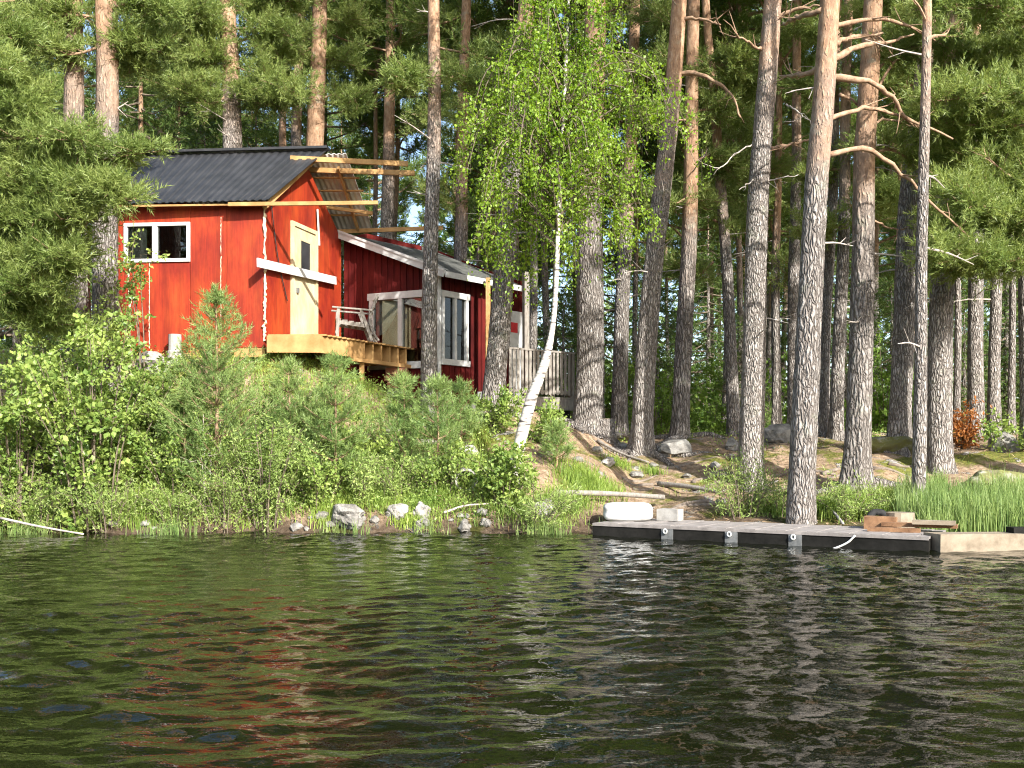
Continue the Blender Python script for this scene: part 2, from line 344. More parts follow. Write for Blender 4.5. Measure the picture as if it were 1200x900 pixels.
def needles(P, D, rng, k=14, L=0.16, nl=0.075, w=0.010):
    N = len(P); P = np.repeat(P, k, 0); D = np.repeat(D, k, 0)
    A, B = perp(D, rng); th = rng.uniform(0, 6.283, N * k)[:, None]; R = A * np.cos(th) + B * np.sin(th)
    t = np.tile(np.linspace(0.05, 1, k), N)[:, None]
    ph = (1.05 - 0.55 * t) * rng.uniform(0.8, 1.15, (N * k, 1))
    nd_ = unit(D * np.cos(ph) + R * np.sin(ph)); nd_[:, 2] += 0.05
    base = P + D * t * L; S = unit(np.cross(nd_, rng.normal(size=nd_.shape)))
    ln = nl * rng.uniform(0.75, 1.2, (N * k, 1))
    V = np.stack([base - S * w / 2, base + S * w / 2, base + nd_ * ln], 1).reshape(-1, 3)
    return V, [np.arange(N * k * 3).reshape(-1, 3)]
def leaves(P, D, rng, size=0.06, ratio=0.62, flat=0.5):
    N = len(P); Nn = rng.normal(size=(N, 3)); Nn[:, 2] += flat * 2
    S = unit(np.cross(D, Nn)); U = unit(np.cross(S, D)); sz = size * rng.uniform(0.65, 1.25, (N, 1))
    mid = P + D * sz * 0.45; wv = S * sz * ratio / 2
    V = np.stack([P, mid + wv + U * sz * 0.08, P + D * sz, mid - wv + U * sz * 0.08], 1).reshape(-1, 3)
    return V, [np.arange(N * 4).reshape(-1, 4)]
def blades(P, H, rng, w=0.012, lean=0.35):
    N = len(P); th = rng.uniform(0, 6.283, N); H = np.broadcast_to(H, (N,)) * rng.uniform(0.55, 1.2, N)
    a = rng.uniform(0, 6.283, N); ln = np.abs(rng.normal(0, lean, N))
    s = np.stack([np.cos(th), np.sin(th), 0 * th], 1) * w / 2
    b = np.stack([np.cos(a) * ln, np.sin(a) * ln, 0 * a], 1) * H[:, None]
    up = np.stack([0 * H, 0 * H, H], 1)
    m = P + up * 0.55 + b * 0.3; tip = P + up * (1 - 0.25 * np.minimum(ln, 1))[:, None] + b
    V = np.stack([P - s, P + s, m + s * 0.8, m - s * 0.8, tip], 1).reshape(-1, 3)
    k = np.arange(N)[:, None] * 5
    return V, [k + np.array([[0, 1, 2, 3]]), k + np.array([[3, 2, 4]])]

# ------------------------------------------------------------------ terrain
SHX = [-400, -20, -6, 1, 2.2, 4, 5.5, 7, 12, 40, 400]; SHY = [15.5, 15.2, 14.75, 14.75, 15.15, 13.85, 13.2, 12.9, 12.2, 11, 10]
PD = [0, 0.25, 0.7, 1.5, 3.0, 4.2, 5.2, 8, 12, 40, 500]
PL = [0, 0.28, 0.55, 1.15, 2.25, 2.95, 3.12, 3.2, 3.3, 3.6, 9]
PM = [0, 0.24, 0.42, 0.75, 1.40, 1.78, 2.05, 2.25, 2.35, 2.7, 8]
PR = [0, 0.14, 0.20, 0.30, 0.52, 0.80, 1.15, 1.45, 1.62, 2.3, 8]
def gz(X, Y):
    X = np.asarray(X, float); Y = np.asarray(Y, float)
    d = Y - np.interp(X, SHX, SHY) + 0.10 * np.sin(X * 2.1 + 1) + 0.06 * np.sin(X * 5.3)
    l, m, r = np.interp(d, PD, PL), np.interp(d, PD, PM), np.interp(d, PD, PR)
    wl = np.clip((-1.4 - X) / 3.3, 0, 1); wl = wl * wl * (3 - 2 * wl)
    wr = np.clip((X + 0.3) / 3.6, 0, 1); wr = wr * wr * (3 - 2 * wr)
    z = np.where(X < -0.3, m + (l - m) * wl, m + (r - m) * wr)
    b = (0.05 * np.sin(X * 1.9 + Y * 0.7) * np.sin(Y * 2.3 - X * 0.6) + 0.03 * np.sin(X * 4.7 - Y * 3.1) + 0.018 * np.sin(X * 9.1 + 2) * np.sin(Y * 8.3))
    z = z + b * np.clip(d / 1.5, 0, 1)
    return np.where(d < 0, d * 0.4, z)
def gY(px, py):
    for Y in np.arange(12.5, 90, 0.05):
        if HY - F * (float(gz(X_at(px, Y), Y)) - EYE) / Y <= py: return float(Y)
    return 60.0
def gp(px, py):
    Y = gY(px, py); X = X_at(px, Y); return np.array([X, Y, float(gz(X, Y))])
def gl(px, Y):
    X = X_at(px, Y); return np.array([X, Y, float(gz(X, Y))])

def grid_mesh(name, xs, ys, zf, mat):
    XX, YY = np.meshgrid(xs, ys); V = np.stack([XX, YY, zf(XX, YY)], -1).reshape(-1, 3)
    nx, ny = len(xs), len(ys); i = np.arange(ny - 1)[:, None] * nx + np.arange(nx - 1)[None]
    return mesh_np(name, V, [np.stack([i, i + 1, i + nx + 1, i + nx], -1).reshape(-1, 4)], mat, True)
xs = np.concatenate([-np.geomspace(400, 12.2, 26), np.arange(-12, 12.01, 0.12), np.geomspace(12.3, 400, 26)])
ys = np.concatenate([np.array([5, 9, 11]), np.arange(11.5, 26, 0.12), np.geomspace(26.2, 520, 34)])
tag(ob('ground', grid_mesh('ground', xs, ys, gz, M['ground'])), kind='structure')

wr_ = np.random.default_rng(11)
WV = []
for i in range(64):
    lam = float(np.exp(wr_.uniform(math.log(0.12), math.log(0.80))))
    an = wr_.normal(math.radians(80), 0.80); a = 0.0034 * lam ** 0.85 * (1.6 if i % 5 == 0 else 1) * wr_.uniform(0.6, 1.3)
    WV.append((2 * math.pi / lam * math.cos(an), 2 * math.pi / lam * math.sin(an), a, wr_.uniform(0, 6.28), lam))
def wz(X, Y):
    dx = 0.03 + np.clip(np.abs(X) - 8.2, 0, 100) * 0.3 + np.clip(2 - Y, 0, 100) * 0.3 + np.clip(Y - 17, 0, 100)
    gust = 0.80 + 0.34 * np.sin(X * 0.55 + 0.8 * np.sin(Y * 0.4)) * np.sin(Y * 0.7 + 1.1)
    wx = X + 0.10 * np.sin(Y * 1.3 + X * 0.4); wy = Y + 0.10 * np.sin(X * 1.1 + 0.5 * Y)
    z = np.zeros_like(X)
    for kx, ky, a, p, lam in WV:
        s = np.sin(kx * wx + ky * wy + p)
        z += a * (s + 0.25 * s * s) * np.clip(lam / dx / 3 - 0.3, 0, 1)
    return z * gust
xs = np.concatenate([-np.geomspace(400, 8.5, 24), np.arange(-8.2, 8.21, 0.04), np.geomspace(8.5, 400, 24)])
ys = np.concatenate([-np.geomspace(500, 1, 20), np.array([0, 1, 2, 2.6]), np.arange(3, 8, 0.032), np.arange(8, 16.2, 0.045), np.array([17, 20, 30])])
tag(ob('lake', grid_mesh('lake', xs, ys, wz, M['water'])), kind='structure')

# ------------------------------------------------------------------ red cabin
C0 = np.array([-4.72, 19.0]); UL = np.array([-0.9962, 0.0872]); VG = np.array([0.292, 0.9564])
WID, DEP = 2.9, 3.2
CL = C0 + UL * WID; C1 = C0 + VG * DEP; CB = CL + VG * DEP
FLO, BOT, EAV = 3.42, 3.12, 5.93
cab = thing('red_cabin', 'bright red cabin with black corrugated roof on the bank, roof timbers unfinished', 'cabin', (C0[0], C0[1], BOT))
def local(o):                                 # keep world coordinates in the mesh, parent at base
    o.matrix_parent_inverse = o.parent.matrix_world.inverted() if False else o.matrix_parent_inverse
    return o
CABO = np.array([C0[0], C0[1], BOT])
def sub(fn, off):                             # shift a wall map into its thing's frame
    return lambda s, z, d: fn(s, z, d) - off
Wf, Lf = wallmap(CL, C0); Wg, Lg = wallmap(C0, C1); Wb, Lb = wallmap(C1, CB); Wl, Ll = wallmap(CB, CL)
Wf, Wg, Wb, Wl = [sub(w, CABO) for w in (Wf, Wg, Wb, Wl)]
# front wall: panels round the window opening
ws0, ws1, wz0, wz1 = 0.12, s_at(CL, C0, 223), 4.86, 5.62
seams = [0, 0.62, ws1, s_at(CL, C0, 259), s_at(CL, C0, 266), Lf]
def fpan(s0, s1, z0, z1): return rect('wall_panel', Wf, s0 + .004, s1 - .004, z0, z1, -0.05, 0.0 + 0.006 * (len(cab.children) % 2), M['red'], cab)
fpan(0, ws0, BOT, EAV); fpan(ws0, 0.62, BOT, wz0); fpan(0.62, ws1, BOT, wz0); fpan(ws0, ws1, wz1, EAV)
for a, b in zip(seams[2:-1], seams[3:]): fpan(a, b, BOT + 0.08, EAV)
rect('floor_edge', Wf, 0.7, Lf, BOT - 0.10, BOT + 0.07, -0.06, -0.012, M['newwood'], cab)
# gable wall
HALF = Lg / 2; RZ = 7.16
def gtop(s): return EAV + (RZ - EAV) * (1 - abs(s - HALF) / HALF)
ds0, ds1, dz0, dz1 = 0.98, 2.05, 3.50, 5.84
def gpan(s0, s1, zb):
    pts = [(s0 + .004, zb), (s1 - .004, zb), (s1 - .004, gtop(s1))] + ([(HALF, RZ)] if s0 < HALF < s1 else []) + [(s0 + .004, gtop(s0))]
    prism('wall_panel', pts, Wg, -0.05, 0.004 * (len(cab.children) % 2), M['red'], cab)
gpan(0.03, ds0, BOT + 0.1); gpan(ds0, ds1, dz1); gpan(ds1, 2.62, BOT + 0.1); gpan(2.62, Lg, BOT + 0.1)
rect('wall_panel', Wb, 0, Lb, BOT, EAV, -0.05, 0, M['red'], cab)
prism('wall_panel', [(0, BOT), (Ll, BOT), (Ll, EAV), (Ll / 2, RZ), (0, EAV)], Wl, -0.05, 0, M['red'], cab)
V = np.array([[*p, FLO - 0.1] for p in (C0, C1, CB, CL)]) - CABO
ob('floor', MB().add(V + np.array([UL[0] * .05, .05, 0]), [np.array([[0, 1, 2, 3]])]).mesh('floor', M['newwood']), cab)
# door
dr = rect('door', Wg, ds0 + .09, ds1 - .09, dz0 + 0.03, dz1 - .09, -0.02, 0.025, M['cream'], cab)
for a in ((ds0, ds0 + .085), (ds1 - .085, ds1)): rect('door_frame', Wg, *a, dz0, dz1, -0.05, 0.05, M['cream'], cab)
rect('door_frame', Wg, ds0 + .087, ds1 - .087, dz1 - .085, dz1, -0.05, 0.05, M['cream'], cab)
pn = rect('door_window', Wg, 1.33, 1.72, 4.88, 5.52, 0.026, 0.034, M['roof'], dr)
for z in (4.87, 5.53): rect('glazing_bead', Wg, 1.29, 1.76, z - .02, z + .02, 0.026, 0.045, M['cream'], dr)
for s in (1.31, 1.74): rect('glazing_bead', Wg, s - .02, s + .02, 4.892, 5.508, 0.026, 0.045, M['cream'], dr)
rect('door_handle', Wg, 1.16, 1.22, 4.42, 4.52, 0.026, 0.07, M['metal'], dr)
# front window
wf = ob('window', None, cab)
fw = 0.065
for a, b, c, d in ((ws0, ws1, wz0, wz0 + fw), (ws0, ws1, wz1 - fw, wz1)): rect('frame', Wf, a, b, c, d, -0.05, 0.035, M['white'], wf)
ms = s_at(CL, C0, 182)
for a, b in ((ws0, ws0 + fw), (ms - .05, ms + .05), (ws1 - fw, ws1)): rect('frame', Wf, a, b, wz0 + fw, wz1 - fw, -0.05, 0.03, M['white'], wf)
for a, b in ((ws0 + fw, ms - .05), (ms + .05, ws1 - fw)): rect('pane', Wf, a, b, wz0 + fw, wz1 - fw, -0.02, -0.014, M['glass'], wf)
rect('curtain', Wf, ws0 + fw, ms - .22, wz0 + fw, wz1 - fw, -0.12, -0.10, M['curtain'], wf)
# foam beads and pale joints
def bead(pts, r, seed):
    rng = np.random.default_rng(seed); n = 60; p = spl(pts, n) + rng.normal(0, r * 0.5, (n, 3))
    v, f = tube(p, r * rng.uniform(0.5, 1.7, n), 5); ob('sealing_bead', MB().add(v, f).mesh('sealing_bead', M['foam']), cab)
bead([Wf(Lf, BOT + .2, 0.01), Wf(Lf + .01, 4.4, 0.015), Wf(Lf, EAV, 0.01)], 0.022, 1)
s_ = s_at(CL, C0, 152); bead([Wf(.16, 3.3, .01), Wf(.24, 3.5, .01), Wf(.17, 3.8, .01), Wf(.25, 4.1, .01), Wf(.2, 4.4, .01), Wf(.24, 4.8, .01)], 0.014, 2)
bead([Wf(0.62, 3.2, .004), Wf(0.62, 4.85, .004)], 0.006, 3); bead([Wf(seams[3], 3.3, .004), Wf(seams[3], 5.7, .004)], 0.006, 4)
# white plank nailed across the gable, poking past the corner
beam('nailed_plank', Wg(-0.42, 4.74, 0.10), Wg(2.75, 4.92, 0.10), 0.03, 0.17, M['white'], cab)
beam('prop_stick', Wg(2.0, 6.3, 0.06), Wg(2.06, 5.55, 0.07), 0.05, 0.03, M['white'], cab, up=(1, 0, 0))
v, f = tube(spl([Wg(0.15, 6.0, .05), Wg(0.42, 5.0, .04), Wg(0.78, 4.2, .04)], 10), 0.011, 5); ob('cable', MB().add(v, f).mesh('cable', M['black']), cab)
# roof
def corr(name, El, Er, Rl, Rr, k0, k1, pitch, amp, mat, trap=False, parent=None):
    El, Er, Rl, Rr = [np.asarray(p, float) - CABO for p in (El, Er, Rl, Rr)]
    nrm = unit(np.cross(Er - El, Rl - El)); L = np.linalg.norm(Er - El); n = int((k1 - k0) * L / pitch * 8) + 1
    s = np.linspace(k0, k1, n); t = np.linspace(0, 1, 6); ph = s * L / pitch * 2 * math.pi
    h = amp * (np.clip(np.sin(ph) * 2.2, -1, 1) if trap else np.sin(ph))
    P = (El[None, None] * (1 - s)[None, :, None] + Er * s[None, :, None]) * (1 - t)[:, None, None] + (Rl * (1 - s)[None, :, None] + Rr * s[None, :, None]) * t[:, None, None]
    P = P + nrm * h[None, :, None]
    Vv = np.concatenate([P.reshape(-1, 3), (P - nrm * 0.012).reshape(-1, 3)]); m = 6 * n
    i = np.arange(5)[:, None] * n + np.arange(n - 1)[None]; q = np.stack([i, i + 1, i + n + 1, i + n], -1).reshape(-1, 4)
    e1 = np.arange(n - 1); q2 = np.stack([e1, e1 + m, e1 + 1 + m, e1 + 1], 1); e2 = e1 + 5 * n; q3 = np.stack([e2, e2 + 1, e2 + 1 + m, e2 + m], 1)
    e3 = np.arange(5) * n; q4 = np.stack([e3, e3 + n, e3 + n + m, e3 + m], 1); e4 = e3 + n - 1; q5 = np.stack([e4, e4 + m, e4 + n + m, e4 + n], 1)
    return ob(name, MB().add(Vv, [q, q[:, ::-1] + m, q2, q3, q4, q5]).mesh(name, mat), parent or cab)
El, Er = (-7.95, 19.0, 5.93), (-4.58, 18.72, 5.95); Rl, Rr = (-7.85, 20.78, 7.40), (-3.80, 20.50, 7.42)
rf = ob('roof', None, cab)
for k in range(5): corr('roof_sheet', El, Er, Rl, Rr, k / 5, (k + 1) / 5 + (0.004 if k < 4 else 0), 0.145, 0.009, M['roof'], True, rf)
v = beam_v(np.array((-7.9, 20.80, 7.44)) - CABO, np.array((-3.78, 20.52, 7.46)) - CABO, 0.26, 0.05); ob('ridge_cap', MB().add(v, [HB]).mesh('ridge_cap', M['roof']), rf)
Bl, Br = (-7.5, 22.75, 6.12), (-3.10, 22.35, 6.14); R2l, R2r = (-7.85, 20.82, 7.38), (-3.42, 20.56, 7.36)
for k in range(4): corr('clear_roof_sheet', Bl, Br, R2l, R2r, k / 4, (k + 1) / 4, 0.11, 0.014, M['clearroof'], False, rf)
def cb(name, p, q, w, h, mat='newwood'): return beam(name, np.asarray(p) - CABO, np.asarray(q) - CABO, w, h, M[mat], cab)
cb('purlin', (-4.5, 20.22, 7.17), at(478, 192, 20.12), 0.05, 0.10); cb('purlin', (-4.5, 20.85, 7.12), at(486, 203, 20.8), 0.05, 0.10)
cb('eave_beam', (-5.35, 18.78, 5.875), at(443, 237.5, 18.66), 0.05, 0.07); cb('drip_board', (-7.8, 18.99, 5.885), (-4.62, 18.83, 5.895), 0.03, 0.035)
cb('purlin', (-4.3, 21.55, 6.54), at(437, 250, 21.6), 0.05, 0.07); cb('eave_beam', (-4.5, 22.22, 6.10), at(519, 267, 22.1), 0.05, 0.09)
for y, z, x in ((20.98, 6.98, 421), (21.25, 6.78, 426), (21.85, 6.40, 432)): cb('batten', (-4.2, y, z), (X_at(x, y), y, z), 0.06, 0.03)
cb('rafter', (-3.62, 20.75, 7.13), (-3.42, 22.2, 6.13), 0.045, 0.09); cb('rafter', np.append(C0 - VG * .2 + np.array([.10, 0]), 5.83), (-4.0, 20.5, 7.28), 0.03, 0.10)
# foundation
pil = ob('white_pier', MB().add(*tube([at(205, 432, 18.9) , at(205, 412, 18.9), at(205, 411, 18.9), at(205, 392, 18.9)], [0.15, 0.14, 0.12, 0.12], 14)).mesh('white_pier', M['concrete']))
tag(pil, 'short white concrete pier under the front edge of the red cabin', 'pier')

# ------------------------------------------------------------------ wooden deck in the corner
dk = thing('timber_deck', 'raised deck of fresh yellow timber with open joist ends beside the cabin door', 'deck', (-3.6, 19.5, 2.5)); DKO = np.array((-3.6, 19.5, 2.5))
A0, A1 = np.array([-3.62, 18.80]), np.array([-2.10, 21.50])            # right-hand edge
B0 = np.array([-4.62, 18.78]); VD = unit(A1 - A0); ND = np.array([VD[1], -VD[0]])
def g_s(y): return np.array([C0[0] + VG[0] * (y - C0[1]) / VG[1], y])
nb = 22
for i in range(nb):
    t = (i + 0.5) / nb; y = 18.86 + t * 2.75; r = A0 + (A1 - A0) * min(1, max(0, (y - A0[1]) / (A1[1] - A0[1]))) + ND * 0.05
    l = np.array([max(g_s(y)[0] + 0.03, -4.62), y])
    if y > 21.5: continue
    beam('deck_board', np.array([*l, FLO]) - DKO, np.array([*r, FLO]) - DKO, 0.118, 0.03, M['newwood'], dk)
Wd, Ld = wallmap(A0, A1); Wd = sub(Wd, DKO)
rect('rim_board', Wd, 0.0, Ld * 0.42, FLO - 0.34, FLO - 0.02, -0.04, 0.0, M['newwood'], dk)
rect('bottom_beam', Wd, Ld * 0.3, Ld + 0.05, FLO - 0.42, FLO - 0.345, -0.14, 0.02, M['newwood'], dk)
for i in range(7):
    s = Ld * (0.43 + 0.56 * i / 6); p = Wd(s, FLO - 0.18, 0.0); q = Wd(s, FLO - 0.18, -1.2)
    beam('joist', p, q, 0.05, 0.315, M['newwood'], dk)
rect('header_board', Wd, Ld * 0.43, Ld, FLO - 0.34, FLO - 0.03, -0.62, -0.58, M['brownwood'], dk)
beam('rim_board', np.array([*B0, FLO - .18]) - DKO, np.array([*A0, FLO - .18]) - DKO, 0.04, 0.32, M['newwood'], dk)
for s in (0.15, 0.45):
    p = Wd(Ld * s, 0, -0.1); x, y = p[0] + DKO[0], p[1] + DKO[1]; zg = float(gz(x, y)) - 0.1
    beam('post', (p[0], p[1], zg - DKO[2]), (p[0], p[1], FLO - 0.36 - DKO[2]), 0.09, 0.09, M['newwood'], dk, up=(0, 1, 0))
pb = Wd(Ld * 0.86, 0, -0.15) + DKO
pier = thing('block_pier', 'stacked brick and concrete pier holding up the corner of the timber deck', 'pier', (pb[0], pb[1], float(gz(pb[0], pb[1]))))
zz = float(gz(pb[0], pb[1])) - .1; k = 0; bh = (FLO - 0.425 - zz) / 5
for k in range(5):
    wdt = (0.42, 0.34, 0.40, 0.5, 0.46)[k]; z = zz + bh * (k + .5) - (zz + .1)
    beam('block', (-wdt / 2, 0.02 * (k % 2), z), (wdt / 2, -0.02 * (k % 2), z), 0.3, bh - .012, M['concrete' if k < 2 else 'brick'], pier)

# armchair on the deck
ch = thing('garden_armchair', 'weathered grey wooden armchair with slatted back standing on the timber deck', 'chair', (-3.15, 20.1, FLO + 0.016))
ch.rotation_euler = (0, 0, math.radians(12))
def cbm(n, p, q, w, h, m='greywood', up=(0, 0, 1)): return beam(n, p, q, w, h, M[m], ch, up)
for y in (-0.27, 0.27):
    cbm('leg', (-0.38, y, 0), (-0.36, y, 0.62), 0.05, 0.06, up=(1, 0, 0)); cbm('leg', (0.30, y, 0), (0.08, y, 0.62), 0.05, 0.06, up=(1, 0, 0))
    cbm('armrest', (-0.48, y, 0.645), (0.30, y, 0.60), 0.08, 0.03)
    cbm('side_rail', (-0.40, y * 0.92, 0.36), (0.24, y * 0.92, 0.28), 0.03, 0.07)
    v, f = tube(spl([(0.44, y * 0.85, 0.0), (0.30, y * 0.85, 0.22), (0.27, y * 0.85, 0.5), (0.42, y * 0.85, 0.92)], 12), 0.024, 6)
    ob('back_post', MB().add(v, f).mesh('back_post', M['greywood']), ch)
for i in range(8):
    t = i / 7; z = 0.16 + 0.74 * t; x = float(np.interp(z, [0.0, 0.22, 0.5, 0.92], [0.44, 0.30, 0.27, 0.42])) + .02
    cbm('back_slat', (x, -0.26, z), (x, 0.26, z), 0.018, 0.075)
for i in range(5):
    x = -0.36 + 0.13 * i; cbm('seat_slat', (x, -0.26, 0.41 - 0.02 * i), (x, 0.26, 0.41 - 0.02 * i), 0.10, 0.02)
cbm('front_rail', (-0.37, -0.25, 0.18), (-0.37, 0.25, 0.18), 0.03, 0.06)

# ------------------------------------------------------------------ dark red annex
Q0 = np.array([-3.74, 22.16]); P0 = np.array([-1.56, 21.15]); D2 = np.array([math.cos(math.radians(50)), math.sin(math.radians(50))])
s2 = s_at(P0, P0 + D2, 576); P1 = P0 + D2 * s2
ax = thing('dark_red_annex', 'dark red board house with low roof and white windows behind the trunks', 'house', (P0[0], P0[1], 2.2)); AXO = np.array([P0[0], P0[1], 2.2])
W1, L1 = wallmap(Q0, P0); W2, L2 = wallmap(P0, P1); W1, W2 = sub(W1, AXO), sub(W2, AXO)
ZB, ZT0, ZT1 = 2.26, 5.98, 5.03
def t1(s): return ZT0 + (ZT1 - ZT0) * s / L1
a0, a1, az0, az1 = s_at(Q0, P0, 434), L1 - 0.20, 3.05, 4.62        # big window in the gable side
def boards(W, L, zt, hole, zb):
    n = max(1, round(L / 0.165)); w = L / n
    for i in range(n):
        s0, s1 = i * w, (i + 1) * w
        spans = [(zb, None)]
        if hole and s1 > hole[0] + .02 and s0 < hole[1] - .02: spans = [(zb, hole[2]), (hole[3], None)]
        for z0, z1 in spans:
            pts = [(s0 + .003, z0), (s1 - .003, z0), (s1 - .003, z1 or zt(s1)), (s0 + .003, z1 or zt(s0))]
            prism('wall_board', pts, W, -0.03, 0.0, M['falu'], ax)
            if i and not (hole and hole[0] < s0 < hole[1] and False):
                prism('batten', [(s0 - .022, z0), (s0 + .022, z0), (s0 + .022, z1 or zt(s0)), (s0 - .022, z1 or zt(s0))], W, 0.002, 0.024, M['falu'], ax)
boards(W1, L1, t1, (a0, a1, az0, az1), ZB)
b0, b1, bz0, bz1 = 0.06, s_at(P0, P0 + D2, 547), 3.12, 4.60
boards(W2, L2, lambda s: ZT1, (b0, b1, bz0, bz1), ZB)
def window(W, s0, s1, z0, z1, muls, mat='white', fw=0.075):
    w = ob('window', None, ax)
    rect('frame', W, s0 - .04, s1 + .04, z0 - .05, z0 + fw, -0.04, 0.07, M[mat], w); rect('frame', W, s0 - .04, s1 + .04, z1 - fw, z1 + .05, -0.04, 0.065, M[mat], w)
    cuts = [s0 + fw / 2] + list(muls) + [s1 - fw / 2]
    for c in cuts: rect('frame', W, c - fw / 2, c + fw / 2, z0 + fw, z1 - fw, -0.04, 0.06, M[mat], w)
    for c, d in zip(cuts[:-1], cuts[1:]): rect('pane', W, c + fw / 2, d - fw / 2, z0 + fw, z1 - fw, -0.01, -0.004, M['glass'], w)
    return w
w1 = window(W1, a0, a1, az0, az1, [s_at(Q0, P0, 470)], fw=0.10)
w2 = window(W2, b0, b1, bz0, bz1, [(b0 + b1) / 2])
prism('curtain', [(a0 + .1, 4.52), (a0 + .1, 3.75), (a0 + .3, 3.80), (a0 + .62, 4.25), (a0 + .66, 4.52)], W1, -0.12, -0.10, M['curtain'], w1)
rect('curtain', W2, b0 + .08, b0 + .20, bz0, bz1, -0.12, -0.10, M['curtain'], w2); rect('curtain', W2, b1 - .22, b1 - .08, bz0, bz1, -0.12, -0.10, M['curtain'], w2)
rect('corner_board', W1, L1 - .16, L1 + .03, ZB, t1(L1), 0.026, 0.05, M['white'], ax); rect('corner_board', W2, -0.03, 0.03, ZB, ZT1, 0.026, 0.05, M['white'], ax)
rect('plinth', W2, 0.02, L2, ZB - .35, ZB - .003, -0.1, -0.035, M['concrete'], ax); rect('plinth', W1, 0, L1, ZB - .5, ZB - .003, -0.1, -0.035, M['concrete'], ax)
# recessed porch wall and door, side and back walls
NB = np.array([-D2[1], D2[0]])
def AROOF(p): return ZT1 + (ZT0 - ZT1) * np.dot(np.asarray(p) - P0, NB) / np.dot(Q0 - P0, NB)
P2 = P1 + NB * 1.25; P3 = P2 + D2 * 2.1
W3, L3 = wallmap(P1, P2 + NB * 0); W4, L4 = wallmap(P2, P3); W3, W4 = sub(W3, AXO), sub(W4, AXO)
prism('side_wall', [(0, ZB), (L3, ZB), (L3, AROOF(P2)), (0, ZT1)], W3, -0.04, 0.0, M['falu'], ax)
e0, e1 = s_at(P2, P3, 596), s_at(P2, P3, 613)
RT = AROOF(P2)
rect('recess_wall', W4, 0, e0, ZB, RT, -0.04, 0, M['falu'], ax); rect('recess_wall', W4, e1, L4, ZB, RT, -0.04, 0, M['falu'], ax); rect('recess_wall', W4, e0, e1, 4.75, RT, -0.04, 0, M['falu'], ax)
ob('floor', MB().add(np.array([[*p, ZB + .05] for p in (Q0, P0, P1, P3, P3 + NB * 2.4)]) - AXO, [np.arange(5)[None]]).mesh('floor', M['brownwood']), ax)
pd_ = rect('porch_door', W4, e0 + .01, e1 - .01, 2.45, 4.74, -0.03, 0.03, M['white'], ax)
rect('red_pennant', W4, e0 + .05, e0 + .3, 4.2, 4.45, 0.035, 0.045, M['redcloth'], pd_)
P4 = P3 + NB * 2.6; P5 = Q0 + np.array([0.1, 2.6])
for p, q in ((P3, P4), (P4, P5), (P5, Q0)):
    W_, L_ = wallmap(p, q); prism('rear_wall', [(0, ZB - .2), (L_, ZB - .2), (L_, AROOF(q)), (0, AROOF(p))], sub(W_, AXO), -0.04, 0, M['falu'], ax)
# roof: slopes down toward the porch side
up2 = np.array([W1(0, 0, 0)[0] - W1(L1, 0, 0)[0], W1(0, 0, 0)[1] - W1(L1, 0, 0)[1]])
def rz(p):
    d = np.dot(np.asarray(p) - P0, NB); d1 = np.dot(Q0 - P0, NB); return ZT1 + (ZT0 - ZT1) * d / d1
NF = np.array([-0.42, -0.907])
ra = Q0 + NF * 0.22; rb = P0 + NF * 0.20 - NB * 0.32; rc = P0 + D2 * 2.55 - NB * 0.32; rd = rc + NB * 3.4; re = ra + D2 * 2.6
poly = [ra, rb, rc, rd, re]
V = [np.array([*p, rz(p) + 0.03]) - AXO for p in poly] + [np.array([*p, rz(p) + 0.10]) - AXO for p in poly]
n5 = 5; ob('roof', MB().add(V, [np.arange(5)[None, ::-1], np.arange(5, 10)[None], np.array([[i, (i + 1) % 5, 5 + (i + 1) % 5, 5 + i] for i in range(5)])]).mesh('roof', M['felt']), ax)
def fas(p, q, h, off):
    p3, q3 = np.array([*p, rz(p) + off]) - AXO, np.array([*q, rz(q) + off]) - AXO; beam('fascia_board', p3, q3, 0.03, h, M['white'], ax)
fas(ra + NF * .02, rb + NF * .02, 0.15, 0.045); fas(rb - NB * .02, rc - NB * .02, 0.12, 0.045); fas(rb + NF * .04, (ra + NF * .04), 0.05, 0.125)
# porch
po = thing('porch', 'grey weathered porch with baluster railing at the right end of the annex', 'porch', (0.3, 21.2, 2.0)); POO = np.array((0.3, 21.2, 2.0))
R0 = np.array([X_at(594, 20.6), 20.6]); R1 = np.array([X_at(673, 21.5), 21.5]); PF = 2.36
Wr, Lr = wallmap(R0, R1); Wr = sub(Wr, POO)
for i in range(14):
    o = -i * 0.12; p = Wr(0, PF, o - .06); q = Wr(Lr, PF, o - .06); beam('floor_board', p, q, 0.115, 0.03, M['greywood'], po)
rect('fascia_beam', Wr, 0.02, Lr, PF - 0.26, PF - 0.02, -0.05, 0.0, M['greywood'], po); rect('lower_beam', Wr, 0.3, Lr, PF - 0.5, PF - 0.265, -0.25, -0.15, M['darkwood'], po)
beam('rail_top', Wr(0, PF + 1.0, 0.0), Wr(Lr, PF + 0.97, 0.0), 0.10, 0.04, M['greywood'], po); beam('rail_bottom', Wr(0, PF + .12, 0.0), Wr(Lr, PF + .12, 0.0), 0.04, 0.07, M['greywood'], po)
nbal = 17
for i in range(nbal):
    s = 0.06 + (Lr - .12) * i / (nbal - 1); beam('baluster', Wr(s, PF + .06, 0.03), Wr(s, PF + .98, 0.03), 0.055, 0.022, M['greywood'], po, up=(0.5, -1, 0))
for s, zt in ((s_at(R0, R1, 618), 4.98), (s_at(R0, R1, 648), PF + 1.0), (Lr - .04, PF + 1.0)):
    beam('post', Wr(s, PF - .25, -0.06), Wr(s, zt, -0.06), 0.11, 0.11, M['greywood'], po, up=(0.5, -1, 0))
pp = at(572, 335, 21.6); beam('post', np.array([pp[0], 21.6, PF]) - POO, np.array([pp[0], 21.6, 4.98]) - POO, 0.10, 0.10, M['newwood'], po, up=(0, 1, 0))
